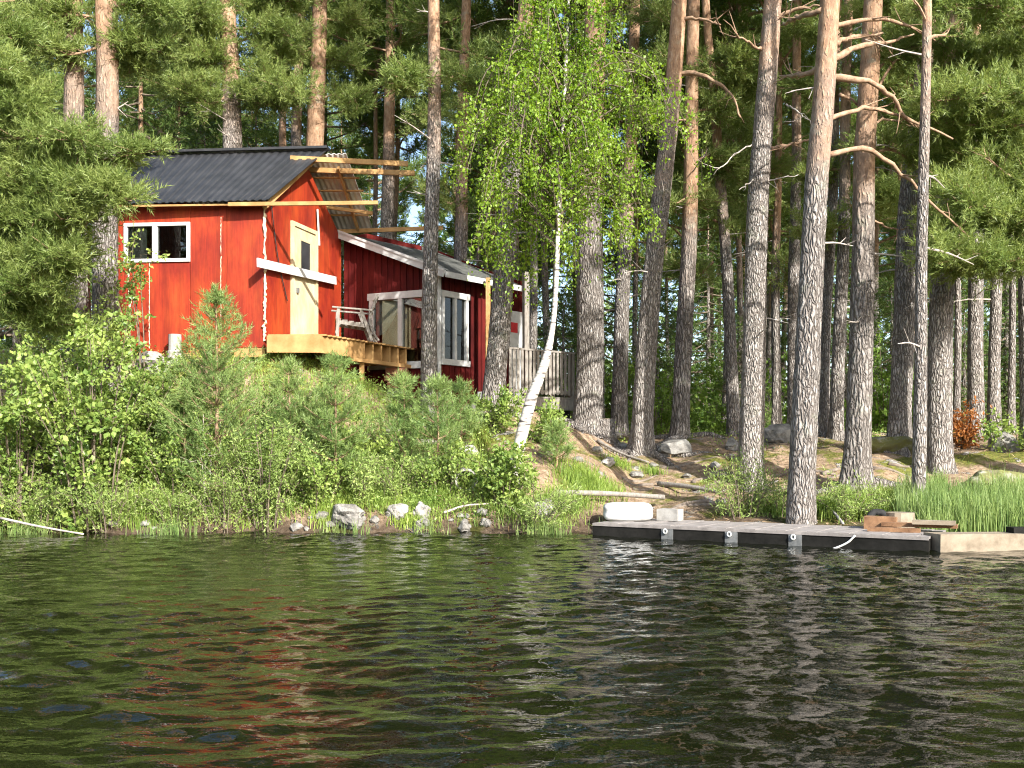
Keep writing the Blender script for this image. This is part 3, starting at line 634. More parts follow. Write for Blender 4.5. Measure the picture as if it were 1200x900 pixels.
px_ = at(645, 485, 20.9); zg = float(gz(px_[0], px_[1])) - .15
v, f = tube([np.array([px_[0], 21.25, zg]) - POO, np.array([px_[0], 21.25, PF - .5]) - POO], 0.21, 16); ob('round_pillar', MB().add(v, f).mesh('round_pillar', M['concrete'], True), po)
st = beam('white_step', at(562, 464, 20.9), at(596, 464, 20.75), 0.3, 0.16, M['white']); tag(st, 'white painted step plank at the left end of the porch', 'step')

# ------------------------------------------------------------------ trees
def profile_path(pts, Y, H):
    """world centre line from base upward, extrapolated to height H above base"""
    P = np.array([at(a, b, Y) for a, b in pts]); zb = float(gz(P[0, 0], Y)) - 0.12; P[0, 2] = zb
    top = zb + H
    if len(P) == 1: P = np.vstack([P, [P[0, 0] + 0.01 * H, Y, top]])
    if P[-1, 2] < top:
        sl_ = (P[-1] - P[-2]) / (P[-1, 2] - P[-2, 2]); d = top - P[-1, 2]
        P = np.vstack([P, P[-1] + sl_ * d * np.array([0.6, 1, 1])])
    return P
def trunk_mesh(P, R, H, seed, sides=20, dz=0.10, flare=0.45, lobes=5):
    rng = np.random.default_rng(seed); base = P[0].copy()
    zs = np.concatenate([np.arange(0, min(9, H), dz), np.arange(min(9, H), H, 0.5), [H]])
    Pz = P[:, 2] - base[2]; Q = spl(P, 80); o_ = np.argsort(Q[:, 2]); Q = Q[o_]
    cx = np.interp(zs, Q[:, 2] - base[2], Q[:, 0] - base[0]) + 0.02 * np.sin(zs * 0.9 + seed); cy = 0.02 * np.cos(zs * 0.7 + seed) * np.minimum(zs, 1)
    th = np.arange(sides) / sides * 2 * np.pi
    r = R * (1 - 0.78 * (zs / H) ** 1.15); fl = np.exp(-zs / 0.32)
    a = rng.uniform(0, 6.28, 4)
    lob = 0.5 + 0.5 * np.cos(lobes * th[None] + a[0] + 0.6 * np.sin(2 * th[None] + a[1]))
    rr = r[:, None] * (1 + flare * fl[:, None] * (0.35 + lob))
    rough = 0.035 * np.sin(9 * th[None] + 2.2 * np.sin(zs[:, None] * 1.7 + a[2])) + 0.03 * np.sin(5 * th[None] + a[3] + zs[:, None] * 0.8) + rng.normal(0, 0.014, (len(zs), sides))
    rr = rr * (1 + rough * np.clip(1.4 - zs / H * 1.6, 0.2, 1)[:, None])
    V = np.stack([cx[:, None] + rr * np.cos(th), cy[:, None] + rr * np.sin(th), np.repeat(zs[:, None], sides, 1)], -1)
    n = len(zs); i = np.arange(n - 1)[:, None] * sides; j = np.arange(sides)[None]; j2 = (j + 1) % sides
    q = np.stack([i + j, i + j2, i + sides + j2, i + sides + j], -1).reshape(-1, 4)
    return mesh_np('trunk', V.reshape(-1, 3), [q], M['bark'], True), (lambda z: np.array([np.interp(z, zs, cx), np.interp(z, zs, cy), z])), (lambda z: R * (1 - 0.78 * (z / H) ** 1.15))

def pine_crown(seed, Hc, Rc, nlimb, droop=0.0, dens=1.0, nl=0.085, L=0.17, k=13, w=0.011, shape='pine', bare=0.0):
    """crown in local frame: trunk axis up, z 0..Hc; returns (needle mesh builder, limb builder)"""
    rng = np.random.default_rng(seed); nb_, lb = MB(), MB(); SP, SD = [], []
    az = rng.uniform(0, 6.28)
    for i in range(nlimb):
        f = (i + rng.uniform(0, 1)) / nlimb; z = f * Hc; az += 2.4 + rng.normal(0, 0.35)
        if shape == 'pine': ln = Rc * (0.55 + 0.9 * f * (1 - f) * 2) * (1 - 0.75 * f ** 3) * rng.uniform(0.6, 1.15)
        else: ln = Rc * (1 - f) ** 0.85 * rng.uniform(0.8, 1.15) + 0.15
        h = np.array([math.cos(az), math.sin(az), 0]); s_ = np.array([-h[1], h[0], 0]); rise = rng.uniform(0.0, 0.45) - droop
        sw = rng.normal(0, 0.16) * ln
        pts = [np.array([0, 0, z]), h * ln * 0.35 + [0, 0, z + ln * rise * 0.45] + s_ * sw * 0.3, h * ln * 0.7 + [0, 0, z + ln * rise * 0.75] + s_ * sw, h * ln + [0, 0, z + ln * (rise + 0.12)] + s_ * sw * 1.2]
        p = spl(pts, 10); r0 = 0.012 + 0.018 * ln
        lb.add(*tube(p, np.linspace(r0, 0.008, 10), 5, False))
        nt_ = max(4, int(ln * 7.5 * dens))
        for t in np.linspace(0.30 + bare, 1, nt_):
            u = t * 9; a = min(int(u), 8); b = p[a] + (p[a + 1] - p[a]) * (u - a); d = unit(p[a + 1] - p[a])
            sgn = 1 if rng.random() < 0.5 else -1
            tl = (0.28 + 0.38 * ln * (1 - t) ** 0.7) * rng.uniform(0.6, 1.2)
            tl = min(tl, 1.1)
            td = unit(d * rng.uniform(0.3, 1.0) + s_ * sgn * rng.uniform(0.3, 1.0) + np.array([0, 0, rng.uniform(-0.25, 0.6) - droop * 0.6]))
            e = b + td * tl + np.array([0, 0, 0.05])
            lb.add(*tube([b, (b + e) / 2 + rng.normal(0, 0.02, 3), e], [0.009, 0.007, 0.004], 3, False))
            ns = max(4, int(tl * 15 * dens))
            tt = rng.uniform(0.25, 1.0, ns)[:, None]
            sp = b + (e - b) * tt + rng.normal(0, 0.045, (ns, 3))
            sdv = td * 0.9 + rng.normal(0, 0.65, (ns, 3)) + np.array([0, 0, 0.45 if shape == 'pine' else -0.15])
            SP.append(sp); SD.append(unit(sdv))
    P, D = np.concatenate(SP), np.concatenate(SD)
    nb_.add(*needles(P, D, rng, k, L, nl, w))
    return nb_, lb
PINE = []
for i, (Hc, Rc, nl_, dr, de) in enumerate(((9.5, 2.3, 34, 0.02, .9), (8.0, 2.0, 30, 0.12, .9), (10.5, 2.4, 36, 0.0, .9), (7.0, 1.8, 26, 0.1, .95))):
    nbm, lbm = pine_crown(100 + i, Hc, Rc, nl_, dr, de, nl=0.10, L=0.20, k=13, w=0.016)
    PINE.append((nbm.mesh('pine_crown', M['needle']), lbm.mesh('pine_limbs', M['limb']), Hc, nbm))
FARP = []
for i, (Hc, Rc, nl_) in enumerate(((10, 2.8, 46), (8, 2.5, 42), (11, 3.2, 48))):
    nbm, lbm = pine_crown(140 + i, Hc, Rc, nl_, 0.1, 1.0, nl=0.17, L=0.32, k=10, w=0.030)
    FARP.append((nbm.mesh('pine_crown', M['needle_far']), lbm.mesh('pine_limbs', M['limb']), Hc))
SPRU = []
for i, (Hc, Rc, nl_) in enumerate(((9, 1.9, 80), (6, 1.5, 60), (12, 2.3, 95))):
    nbm, lbm = pine_crown(170 + i, Hc, Rc, nl_, 0.42, 0.7, nl=0.11, L=0.30, k=10, w=0.034, shape='spruce')
    SPRU.append((nbm.mesh('spruce_crown', M['spruce']), lbm.mesh('spruce_limbs', M['twig']), Hc))

def world_branch(tr, origin, pts, Y, r0, r1, mat='limb', name='branch', wig=0.012, dY=0.0, seed=0):
    P = np.array([at(a, b, Y + dY * i / max(1, len(pts) - 1)) for i, (a, b) in enumerate(pts)]) - origin
    p = spl(P, 16); rng = np.random.default_rng(seed + int(pts[0][0] * 7 + pts[0][1])); p[1:] += rng.normal(0, wig, p[1:].shape)
    b = MB(); b.add(*tube(p, np.linspace(r0, r1, 16) * rng.uniform(0.85, 1.15, 16), 7))
    for _ in range(3 if mat == 'dead' else 5):
        i = rng.integers(5, 15); d = rng.normal(0, 1, 3); d[1] *= 0.7; d = unit(d + unit(p[min(i + 1, 15)] - p[i - 1])); ln = rng.uniform(0.15, 0.45)
        b.add(*tube([p[i], p[i] + d * ln * 0.5 + rng.normal(0, .02, 3), p[i] + d * ln + np.array([0, 0, rng.uniform(-.05, .08)])], [r1 * 0.9, r1 * 0.6, 0.003], 4, False))
    ob(name, b.mesh(name, M[mat], True), tr); return p
TREES = 0
def pine(label, pts, wpx, H, crown, zc, Y=None, kind='pine_tree', csc=1.0, rot=None, group=None, stubs=4, flare=0.6, roots=0, cat='tree', sides=22):
    global TREES
    TREES += 1; seed = TREES; rng = np.random.default_rng(900 + seed)
    if Y is None: Y = gY(*pts[0])
    P = profile_path(pts, Y, H); R = 0.93 * wpx / 2 / F * Y
    me, cl, rad = trunk_mesh(P, R, H, seed, sides, 0.10 if Y < 24 else 0.3, flare)
    tr = thing(kind, label, cat, P[0], group)
    ob('trunk', me, tr)
    if crown is not None:
        cm, lm, Hc = crown[:3]
        if Y < 24 and 8 <= zc: zc += 2.6; csc *= .85
        cs = (H - zc) / Hc
        c = ob('crown', cm, tr, cl(zc)); c.rotation_euler = (0, 0, rng.uniform(0, 6.28) if rot is None else rot); c.scale = (csc, csc, cs)
        lo = tag(ob('limbs', lm, c), kind='stuff')
    for i in range(stubs):
        z = rng.uniform(2.5, max(3, min(zc, 9))); a = rng.uniform(0, 6.28); d = np.array([math.cos(a), math.sin(a), rng.uniform(-0.25, 0.35)]); ln = rng.uniform(0.3, 1.1)
        b = MB(); p0 = cl(z); pp_ = spl([p0, p0 + d * ln * 0.5, p0 + d * ln + np.array([0, 0, rng.uniform(-.15, .1)])], 7); b.add(*tube(pp_, np.linspace(0.02, 0.005, 7), 5, False))
        for _ in range(2):
            k = rng.integers(2, 6); e = unit(d + rng.normal(0, .6, 3)) * rng.uniform(.1, .35); b.add(*tube([pp_[k], pp_[k] + e], [0.007, 0.003], 4, False))
        ob('dead_branch', b.mesh('dead_branch', M['dead']), tr)
    for i in range(roots):
        a = 2 * math.pi * i / roots + rng.uniform(-.3, .3) ; ln = rng.uniform(0.7, 1.7); d = np.array([math.cos(a), math.sin(a)]); n_ = 9; pp_ = []
        for t in np.linspace(0.1, 1, n_):
            x = P[0, 0] + d[0] * ln * t + 0.08 * math.sin(5 * t + i); y = P[0, 1] + d[1] * ln * t + 0.08 * math.cos(4 * t + i)
            pp_.append(np.array([x, y, float(gz(x, y)) + 0.07 * (1 - t) - 0.02 * t]) - P[0])
        ob('root', MB().add(*tube(pp_, np.linspace(R * 0.5, 0.02, n_), 8)).mesh('root', M['bark'], True), tr)
    return tr, P[0], cl, Y

G1 = 'pines standing along the shore'
# left of the cabin
pine('tall grey pine trunk at far left, behind hanging pine boughs', [(92, 400), (90, 250), (86, 60), (84, 0)], 29, 19, PINE[1], 8.5, Y=18.2)
pine('tall pale pine trunk in front of the left end of the red cabin', [(126, 410), (125, 250), (124, 60), (122, 0)], 33, 20, PINE[0], 9.0, Y=17.9)
# behind the cabin
pine('thick grey pine trunk rising straight behind the black cabin roof', [(272, 400), (271, 90), (268, 0)], 29, 19, PINE[2], 10, Y=25)
pine('orange barked pine trunk above the right half of the black roof', [(331, 400), (332, 150), (334, 60)], 13, 18, FARP[0], 10.5, Y=31)
pine('slim grey pine beside the orange barked trunk above the black roof', [(346, 400), (348, 150), (352, 0)], 17, 20, FARP[1], 11, Y=29)
pine('dark thick pine behind the ridge end of the black roof', [(369, 400), (370, 160), (374, 0)], 27, 20, PINE[1], 9, Y=26)
pine('dark pine trunk behind the unfinished roof timbers', [(455, 420), (455, 160), (458, 30)], 20, 18, FARP[2], 9, Y=29)
pine('thin light pine stem just left of the dark trunk behind the roof timbers', [(438, 420), (440, 160), (443, 60)], 8, 16, FARP[1], 9.5, Y=33)
pine('slim straight pine standing in front of the annex window', [(503, 455), (505, 300), (508, 120), (509, 0)], 21, 18, PINE[3], 10, Y=19.0)
pine('brown pine trunk rising behind the low annex roof', [(537, 420), (541, 200), (546, 0)], 19, 20, FARP[0], 11, Y=26)
pine('leaning pine in front of the annex between its window and the porch', [(577, 484), (584, 400), (596, 230), (615, 40)], 28, 18, PINE[1], 9.5, Y=19.4, roots=3)
pine('thin reddish pine stem behind the birch foliage', [(622, 460), (628, 200), (634, 0)], 11, 19, FARP[2], 11, Y=27)
pine('broad deeply furrowed pine at the right end of the porch', [(688, 507), (691, 400), (693, 200), (697, 0)], 36, 21, PINE[2], 10, roots=4)
pine('grey pine behind the stump right of the porch', [(724, 498), (728, 400), (737, 200), (745, 0)], 20, 20, FARP[0], 10.5, Y=24)
t14, o14, c14, Y14 = pine('pine leaning right with orange upper trunk in the middle of the picture', [(751, 530), (757, 430), (770, 270), (797, 0)], 27, 20, PINE[0], 9.5, roots=6)
pine('dark straight pine right of the orange leaning pine', [(797, 507), (803, 380), (808, 250), (813, 0)], 22, 21, PINE[3], 11, Y=22.5, roots=3)
pine('slim pine leaning left, pale bark, between the dark pine and big orange trunk', [(862, 515), (852, 330), (838, 120), (826, 0)], 16, 19, FARP[1], 11, Y=23.5)
t18, o18, c18, Y18 = pine('large pine with orange upper bark behind the lakeside willow shrub', [(880, 572), (882, 430), (888, 250), (905, 0)], 31, 20, PINE[2], 9.5)
t19, o19, c19, Y19 = pine('big grey pine right at the dock edge, trunk leaning right', [(938, 613), (942, 470), (957, 230), (972, 0)], 34, 18, PINE[0], 9.0, flare=0.25)
pine('narrow pine trunk showing between the two big dockside pines, left one', [(909, 492), (910, 300), (913, 100)], 12, 18, FARP[2], 10, Y=27)
pine('narrow pine trunk touching the left side of the dock edge pine', [(930, 485), (931, 300), (934, 100)], 16, 19, FARP[0], 11, Y=25)
pine('dark slim pine just right of the dock edge pine', [(965, 522), (968, 380), (978, 150)], 15, 18, FARP[1], 10, Y=22)
pine('slim grey pine left of the root-flared pine', [(981, 524), (984, 380), (990, 200)], 17, 18, FARP[2], 9.5, Y=21.5)
t22, o22, c22, Y22 = pine('pale pine with spreading root flare on the mossy ledge', [(1004, 574), (1008, 430), (1013, 200), (1023, 0)], 31, 20, PINE[1], 9.5, flare=0.8, roots=6)
pine('tall grey pine at the crest of the mossy ledge', [(1053, 530), (1057, 400), (1066, 230), (1087, 20)], 27, 20, PINE[3], 9.0)
pine('thin pine stem rising from the grass at the end of the dock', [(1074, 604), (1077, 480), (1081, 300), (1084, 150)], 17, 14, PINE[3], 7.0, flare=0.25, csc=0.7)
pine('wide grey pine behind the thin stem near the reeds', [(1099, 552), (1101, 430), (1108, 270), (1118, 60)], 31, 20, PINE[2], 8.5)
pine('dark pine trunk behind the rust coloured shrub', [(1144, 535), (1144, 430), (1144, 300)], 20, 17, FARP[0], 7.5, Y=22)
pine('slim light trunk right of the rust coloured shrub', [(1166, 534), (1166, 430), (1168, 300)], 15, 16, PINE[1], 6.2, Y=20)
pine('thin dark stem near the right edge of the picture', [(1186, 530), (1186, 400)], 9, 15, FARP[1], 7, Y=25)
pine('slender stem behind the wide grey pine near the reeds', [(1121, 528), (1122, 350)], 9, 16, FARP[2], 8, Y=26)
# overhanging pines at both edges
pine('bushy pine at left edge with low boughs reaching toward the cabin', [(-62, 440), (-60, 200), (-55, 0)], 30, 19, PINE[0], 2.2, Y=15.9, csc=.78, stubs=0, rot=0.4)
pine('full crowned pine at right edge with low hanging boughs', [(1265, 560), (1262, 200), (1260, 0)], 26, 14, PINE[2], 3.0, Y=16.2, csc=.8, stubs=0, rot=2.0)
pine('second leafy pine filling the upper right behind the edge boughs', [(1205, 540), (1202, 300), (1200, 0)], 18, 15, PINE[1], 4.4, Y=18.5, csc=1.1, stubs=0, rot=1.0)
# visible limbs
for pts, r in (([(969, 55), (1000, 43), (1035, 40)], .05), ([(968, 72), (1006, 55), (1038, 49), (1070, 40)], .055), ([(966, 90), (1010, 93), (1033, 105), (1047, 117), (1060, 137), (1080, 147), (1117, 163)], .05),
               ([(963, 140), (997, 130), (1023, 127), (1053, 137), (1087, 153)], .045), ([(958, 184), (1010, 173), (1033, 187), (1067, 213), (1100, 247), (1135, 277)], .045), ([(971, 33), (1020, 22), (1057, 28), (1097, 47)], .04),
               ([(966, 80), (935, 88), (912, 90)], .05), ([(964, 12), (930, 22), (915, 30)], .05)):
    world_branch(t19, o19, pts, Y19, r, 0.014, dY=0.8)
for pts, r in (([(900, 28), (930, 12), (962, 6)], .05), ([(893, 175), (920, 170), (950, 163)], .045), ([(897, 60), (880, 52), (862, 40)], .03)):
    world_branch(t18, o18, pts, Y18, r, 0.015, dY=-0.4)
for pts in ([(888, 215), (905, 210), (935, 205)], [(890, 165), (865, 178), (845, 197), (828, 193)], [(888, 208), (880, 213), (866, 222)], [(921, 122), (940, 135), (954, 148)]):
    world_branch(t18, o18, pts, Y18, .016, 0.006, 'dead', 'dead_branch', dY=-0.3)
for pts, r in (([(790, 86), (818, 87), (845, 100), (860, 115), (868, 138)], .05), ([(795, 20), (825, 22), (845, 30)], .04)):
    world_branch(t14, o14, pts, Y14, r, 0.015, dY=-0.5)
for pts in ([(984, 110), (1000, 118), (1030, 140)], [(1018, 150), (1040, 140), (1075, 150)], [(1012, 240), (1030, 262), (1060, 270)]):
    world_branch(t22, o22, pts, Y22, .03, 0.01, dY=0.3)

# extra foliage boughs on the dockside pines: real limbs with needles
def bough(tr, origin, pts, Y, r0, seed, dens=1.0, dY=0.5, spread=0.6):
    rng = np.random.default_rng(seed); P = np.array([at(a, b, Y + dY * i / max(1, len(pts) - 1)) for i, (a, b) in enumerate(pts)]) - origin; p = spl(P, 14)
    b = MB(); b.add(*tube(p, np.linspace(r0, 0.008, 14), 6)); SP, SD = [], []
    for t in np.linspace(0.3, 1, int(34 * dens)):
        u = t * 13; a = min(int(u), 12); q = p[a] + (p[a + 1] - p[a]) * (u - a); d = unit(p[a + 1] - p[a])
        td = unit(d * 0.6 + rng.normal(0, 0.7, 3)); td[2] = td[2] * 0.6 + 0.1; tl = rng.uniform(0.25, spread); e = q + td * tl
        b.add(*tube([q, (q + e) / 2 + rng.normal(0, .02, 3), e], [0.008, 0.006, 0.003], 3, False)); ns = int(10 + 14 * tl)
        tt = rng.uniform(0.2, 1, ns)[:, None]; SP.append(q + (e - q) * tt + rng.normal(0, 0.05, (ns, 3))); SD.append(unit(td + rng.normal(0, .6, (ns, 3)) + [0, 0, .4]))
    o = ob('branch', b.mesh('branch', M['limb'], True), tr); ob('needles', MB().add(*needles(np.concatenate(SP), np.concatenate(SD), rng, 11, 0.19, 0.095, 0.016)).mesh('needles', M['needle']), o)
for i, pts in enumerate(([(1015, 130), (1050, 70), (1090, 50), (1120, 60)], [(1012, 190), (1040, 175), (1075, 190), (1100, 200)], [(1016, 100), (1045, 60), (1060, 40)])): bough(t22, o22, pts, Y22, .03, 40 + i)
for i, pts in enumerate(([(508, 55), (545, 62), (590, 70), (625, 62)], [(507, 95), (490, 92), (470, 100)], [(508, 85), (540, 95), (570, 108)])):
    t8 = [o for o in C.objects if o.get('label', '').startswith('slim straight pine standing')][0]; bough(t8, np.array(t8.location), pts, 19.0, .025, 60 + i, dY=-0.4)

def find(start): return [o for o in C.objects if o.get('label', '').startswith(start)][0]
rq = np.random.default_rng(88)
def fan(start, Y, n, px0, pxe, y0, y1, dip, seed, dens=1.5, spread=.75, dys=(-1.2, .9)):
    t = find(start); o = np.array(t.location)
    for i in range(n):
        y = y0 + (y1 - y0) * (i + rq.uniform(0, .8)) / n; xe = rq.uniform(*pxe) if not isinstance(pxe[0], tuple) else rq.uniform(*pxe[i % len(pxe)])
        bough(t, o, [(px0, y - dip), (px0 + (xe - px0) * .45, y - dip * .2 + rq.normal(0, 8)), (xe, y + rq.normal(0, 12))], Y, .03, seed + i, dens, rq.uniform(*dys), spread)
fan('bushy pine at left edge', 15.9, 5, -58, (-15, 38), 40, 150, 10, 300, 1.7, .6, (-1.4, 1.0))
fan('bushy pine at left edge', 15.9, 8, -58, (70, 178), 165, 285, 10, 320, 1.7, .55, (-1.6, .3))
fan('bushy pine at left edge', 15.9, 6, -58, (20, 95), 280, 385, 10, 340, 1.7, .6, (-1.4, 1.0))
fan('full crowned pine at right', 16.2, 15, 1262, (1080, 1170), -10, 335, 14, 400, 1.9, .62, (-1.3, 1.6))
fan('thick grey pine trunk rising', 25, 14, 271, ((190, 235), (305, 350)), -10, 130, 10, 500, 1.6, .95, (-1.5, .5))
fan('tall pale pine trunk in front', 17.9, 6, 124, ((20, 48), (160, 200)), -10, 90, 6, 600, 1.4, .6, (-.8, .5))

fan('dark straight pine right of', 22.5, 7, 810, ((740, 775), (845, 885)), 10, 250, 8, 700, 1.3, .9, (-.8, .8))
fan('slim pine leaning left', 23.5, 7, 836, ((800, 820), (870, 900)), 60, 330, 8, 720, 1.2, .9, (-.5, .8))
fan('tall grey pine at the crest', 20.5, 10, 1075, ((1015, 1045), (1110, 1150)), -10, 270, 8, 740, 1.3, .85, (-.8, .8))
fan('slim grey pine left of the root', 21.5, 7, 988, ((945, 965), (1020, 1050)), 20, 300, 8, 760, 1.2, .85, (-.2, .9))
fan('narrow pine trunk showing', 27, 6, 912, ((860, 885), (930, 965)), 40, 330, 8, 780, 1.1, 1.1, (-.5, .5))
fan('brown pine trunk rising behind', 26, 7, 543, ((490, 515), (575, 615)), 0, 240, 8, 800, 1.1, 1.0, (-.5, .5))
fan('dark thick pine behind', 26, 6, 371, ((325, 345), (400, 425)), 0, 140, 8, 820, 1.1, 1.0, (-.5, .5))

# birch
bi = thing('birch_tree', 'leaning white birch with bright yellow-green leaves in front of the porch', 'tree', gp(602, 566))
ob_ = np.array(bi.location); YB = ob_[1]
bp = [at(601, 572, YB), at(607, 530, YB), at(622, 470, YB), (at(640, 420, YB)), at(650, 360, YB + .1), at(655, 240, YB + .2), at(662, 100, YB + .3), at(668, -60, YB + .4), at(672, -250, YB + .4)]
bp = [p - ob_ for p in bp]; path = spl(bp, 60); rB = np.interp(np.linspace(0, 1, 60), [0, .1, .33, .45, 1], [0.125, 0.108, 0.078, 0.045, 0.012])
ob('trunk', MB().add(*tube(path, rB * np.random.default_rng(3).uniform(.94, 1.06, 60), 14)).mesh('trunk', M['birch'], True), bi)
rng = np.random.default_rng(21); lb, LP, LD = MB(), [], []
zz_ = path[:, 2]
for i in range(140):
    z = rng.uniform(3.7, zz_[-1] - .3) if i < 95 else rng.uniform(3.9, 7.0); z = min(z, zz_[-1] - .3); k = np.argmin(abs(zz_ - z)); b = path[k]; a = rng.uniform(0, 6.28); h = np.array([math.cos(a), math.sin(a) * 0.8, 0])
    ln = 0.86 * (0.85 + 1.05 * math.sin(min(1, max(0, (z - 1.6) / 6)) * 3.0)) * rng.uniform(.55, 1.15)
    p = spl([b, b + h * ln * .5 + [0, 0, ln * .45], b + h * ln * .9 + [0.1 * ln, 0, ln * .35], b + h * ln * 1.1 + [0.15 * ln, 0, ln * .05 - .25]], 10)
    lb.add(*tube(p, np.linspace(.018, .004, 10), 4, False))
    for j in range(9):
        q = p[rng.integers(1, 10)]; d = unit(rng.normal(0, 1, 3) + h * .5); e = q + d * .25 + np.array([0, 0, -rng.uniform(.15, .75)])
        tw = spl([q, q + d * .22, e], 6); lb.add(*tube(tw, np.linspace(.005, .002, 6), 3, False))
        n = 34; tt = rng.uniform(0, 5, n); kk = np.minimum(tt.astype(int), 4); pos = tw[kk] + (tw[kk + 1] - tw[kk]) * (tt - kk)[:, None] + rng.normal(0, .05, (n, 3)); LP.append(pos)
        LD.append(unit(rng.normal(0, .7, (n, 3)) + [0, 0, -.7]))
cr = ob('crown', MB().add(*leaves(np.concatenate(LP), np.concatenate(LD), rng, .058, .74, .4)).mesh('crown', M['birchleaf']), bi)
tag(ob('limbs', lb.mesh('limbs', M['twig']), cr), kind='stuff')

# wood behind: pines, spruces
GB = 'pines deep in the wood'; rb_ = np.random.default_rng(5)
spots = []
for i in range(60):
    for _ in range(30):
        Y = rb_.uniform(29, 62); px = rb_.uniform(-80, 1290)
        if 290 < px < 520 and rb_.random() < 0.6: continue
        if all(abs(X_at(px, Y) - x) + abs(Y - y) > 1.6 for x, y in spots): spots.append((X_at(px, Y), Y)); break
for i, (x, y) in enumerate(spots):
    px = CX + F * x / y; H = rb_.uniform(15, 21)
    lean = rb_.normal(0, 8)
    pine('slim pine deep in the shaded wood behind the front trunks', [(px, 510), (px + lean, 200)], F * rb_.uniform(0.20, 0.36) / y, H, FARP[i % 3], rb_.uniform(6, 10), Y=y, group=GB, stubs=0, sides=9)
GS = 'spruces in the wood behind'
sps = []
for px, Y, k, sc_ in ((20, 27, 0, 1), (165, 30, 2, 1.1), (210, 33, 0, 1.2), (60, 34, 2, 1), (300, 38, 2, 1.0), (420, 36, 1, 1.0), (500, 33, 1, .9), (560, 30, 1, 1), (650, 36, 0, 1.0), (705, 42, 2, 1), (770, 34, 1, .8), (830, 40, 0, 1), (900, 44, 2, 1), (990, 37, 0, .9), (1045, 33, 1, .8), (1110, 38, 0, 1), (1180, 32, 0, 1), (1240, 28, 0, 1), (870, 31, 1, .55), (660, 29, 1, .6), (1130, 27.5, 1, .6), (240, 27, 1, 1.1), (-30, 31, 2, 1), (400, 46, 2, 1.1), (600, 48, 2, 1.1), (800, 52, 2, 1.1), (1000, 50, 2, 1.1), (1200, 46, 2, 1.0)):
    b = gl(px, Y); t = thing('spruce_tree', 'dark spruce with drooping boughs in the wood behind', 'tree', b, GS); cm, lm, Hc = SPRU[k]
    o = ob('crown', cm, t, (0, 0, 0.25)); o.scale = (sc_, sc_, sc_); o.rotation_euler = (0, 0, px); l_ = tag(ob('limbs', lm, o), kind='stuff')
    ob('trunk', MB().add(*tube([(0, 0, -.2), (0, 0, Hc * sc_ * .5), (0, 0, Hc * sc_)], [.14 * sc_, .08 * sc_, .01], 8)).mesh('trunk', M['bark'], True), t)
def name_far(kind, noun):
    ts = sorted([o for o in C.objects if o.get('group') == kind], key=lambda o: o.location[0] / o.location[1])
    n = len(ts); words = 'first second third fourth fifth sixth seventh eighth ninth tenth'.split()
    marks = [(-1e9, 'inside the left picture edge'), (140, 'right of the red cabin\'s left wall'), (310, 'right of the red cabin\'s front corner'), (400, 'right of the red cabin\'s gable wall'), (515, 'right of the annex corner board'), (600, 'right of the birch foot'), (688, 'right of the broad pine by the porch'), (751, 'right of the orange leaning pine'), (880, 'right of the pine behind the willow'), (938, 'right of the dock edge pine'), (1004, 'right of the root-flared pine'), (1099, 'right of the wide grey pine near reeds')]
    cnt = {}
    for o in ts:
        px = CX + F * o.location[0] / o.location[1]; m = max(i for i, q in enumerate(marks) if q[0] <= px); cnt[m] = cnt.get(m, 0) + 1
        w = words[cnt[m] - 1] if cnt[m] <= 10 else str(cnt[m]) + 'th'
        o['label'] = f'{w} {noun} {marks[m][1]}'
name_far(GB, 'slim far pine in shaded wood'); name_far(GS, 'dark drooping spruce in the wood')
# far understorey: one mass
rng = np.random.default_rng(31); n = 700; Yc = rng.uniform(30, 75, n); Xc = rng.uniform(-0.62, 0.62, n) * Yc; hc = rng.uniform(0.8, 3.2, n) * (0.6 + (Yc - 28) / 60)
k = 54; cpos = np.stack([Xc, Yc, gz(Xc, Yc)], 1); off = rng.normal(0, 0.42, (n, k, 3)) * np.stack([hc * .75, hc * .75, hc * .8], 1)[:, None]; off[..., 2] = np.abs(off[..., 2]) * 1.3
P = (cpos[:, None] + off).reshape(-1, 3); tag(ob('understorey_thicket', MB().add(*leaves(P, unit(rng.normal(size=P.shape)), rng, .30, .6, .6)).mesh('understorey_thicket', M['under'])), 'dark green thicket deep in the wood behind the trunks', 'thicket', kind='stuff')

n = 1500; Yc = rng.uniform(72, 112, n); pc = rng.uniform(-120, 1320, n); pc = pc[~((pc > 300) & (pc < 500) & (rng.random(n) < .65))]; Yc = Yc[:len(pc)]; n = len(pc)
Xc = (pc - CX) / F * Yc; zc_ = gz(Xc, Yc) + rng.uniform(0, 1, n) ** 1.2 * 19; k = 22
P = (np.stack([Xc, Yc, zc_], 1)[:, None] + rng.normal(0, 1, (n, k, 3)) * np.array([1.1, 1.1, .8])).reshape(-1, 3)
tag(ob('distant_wood', MB().add(*leaves(P, unit(rng.normal(size=P.shape)), rng, .75, .5, .4)).mesh('distant_wood', M['spruce'])), 'far dark wood closing the view between the trunks', 'wood', kind='stuff')

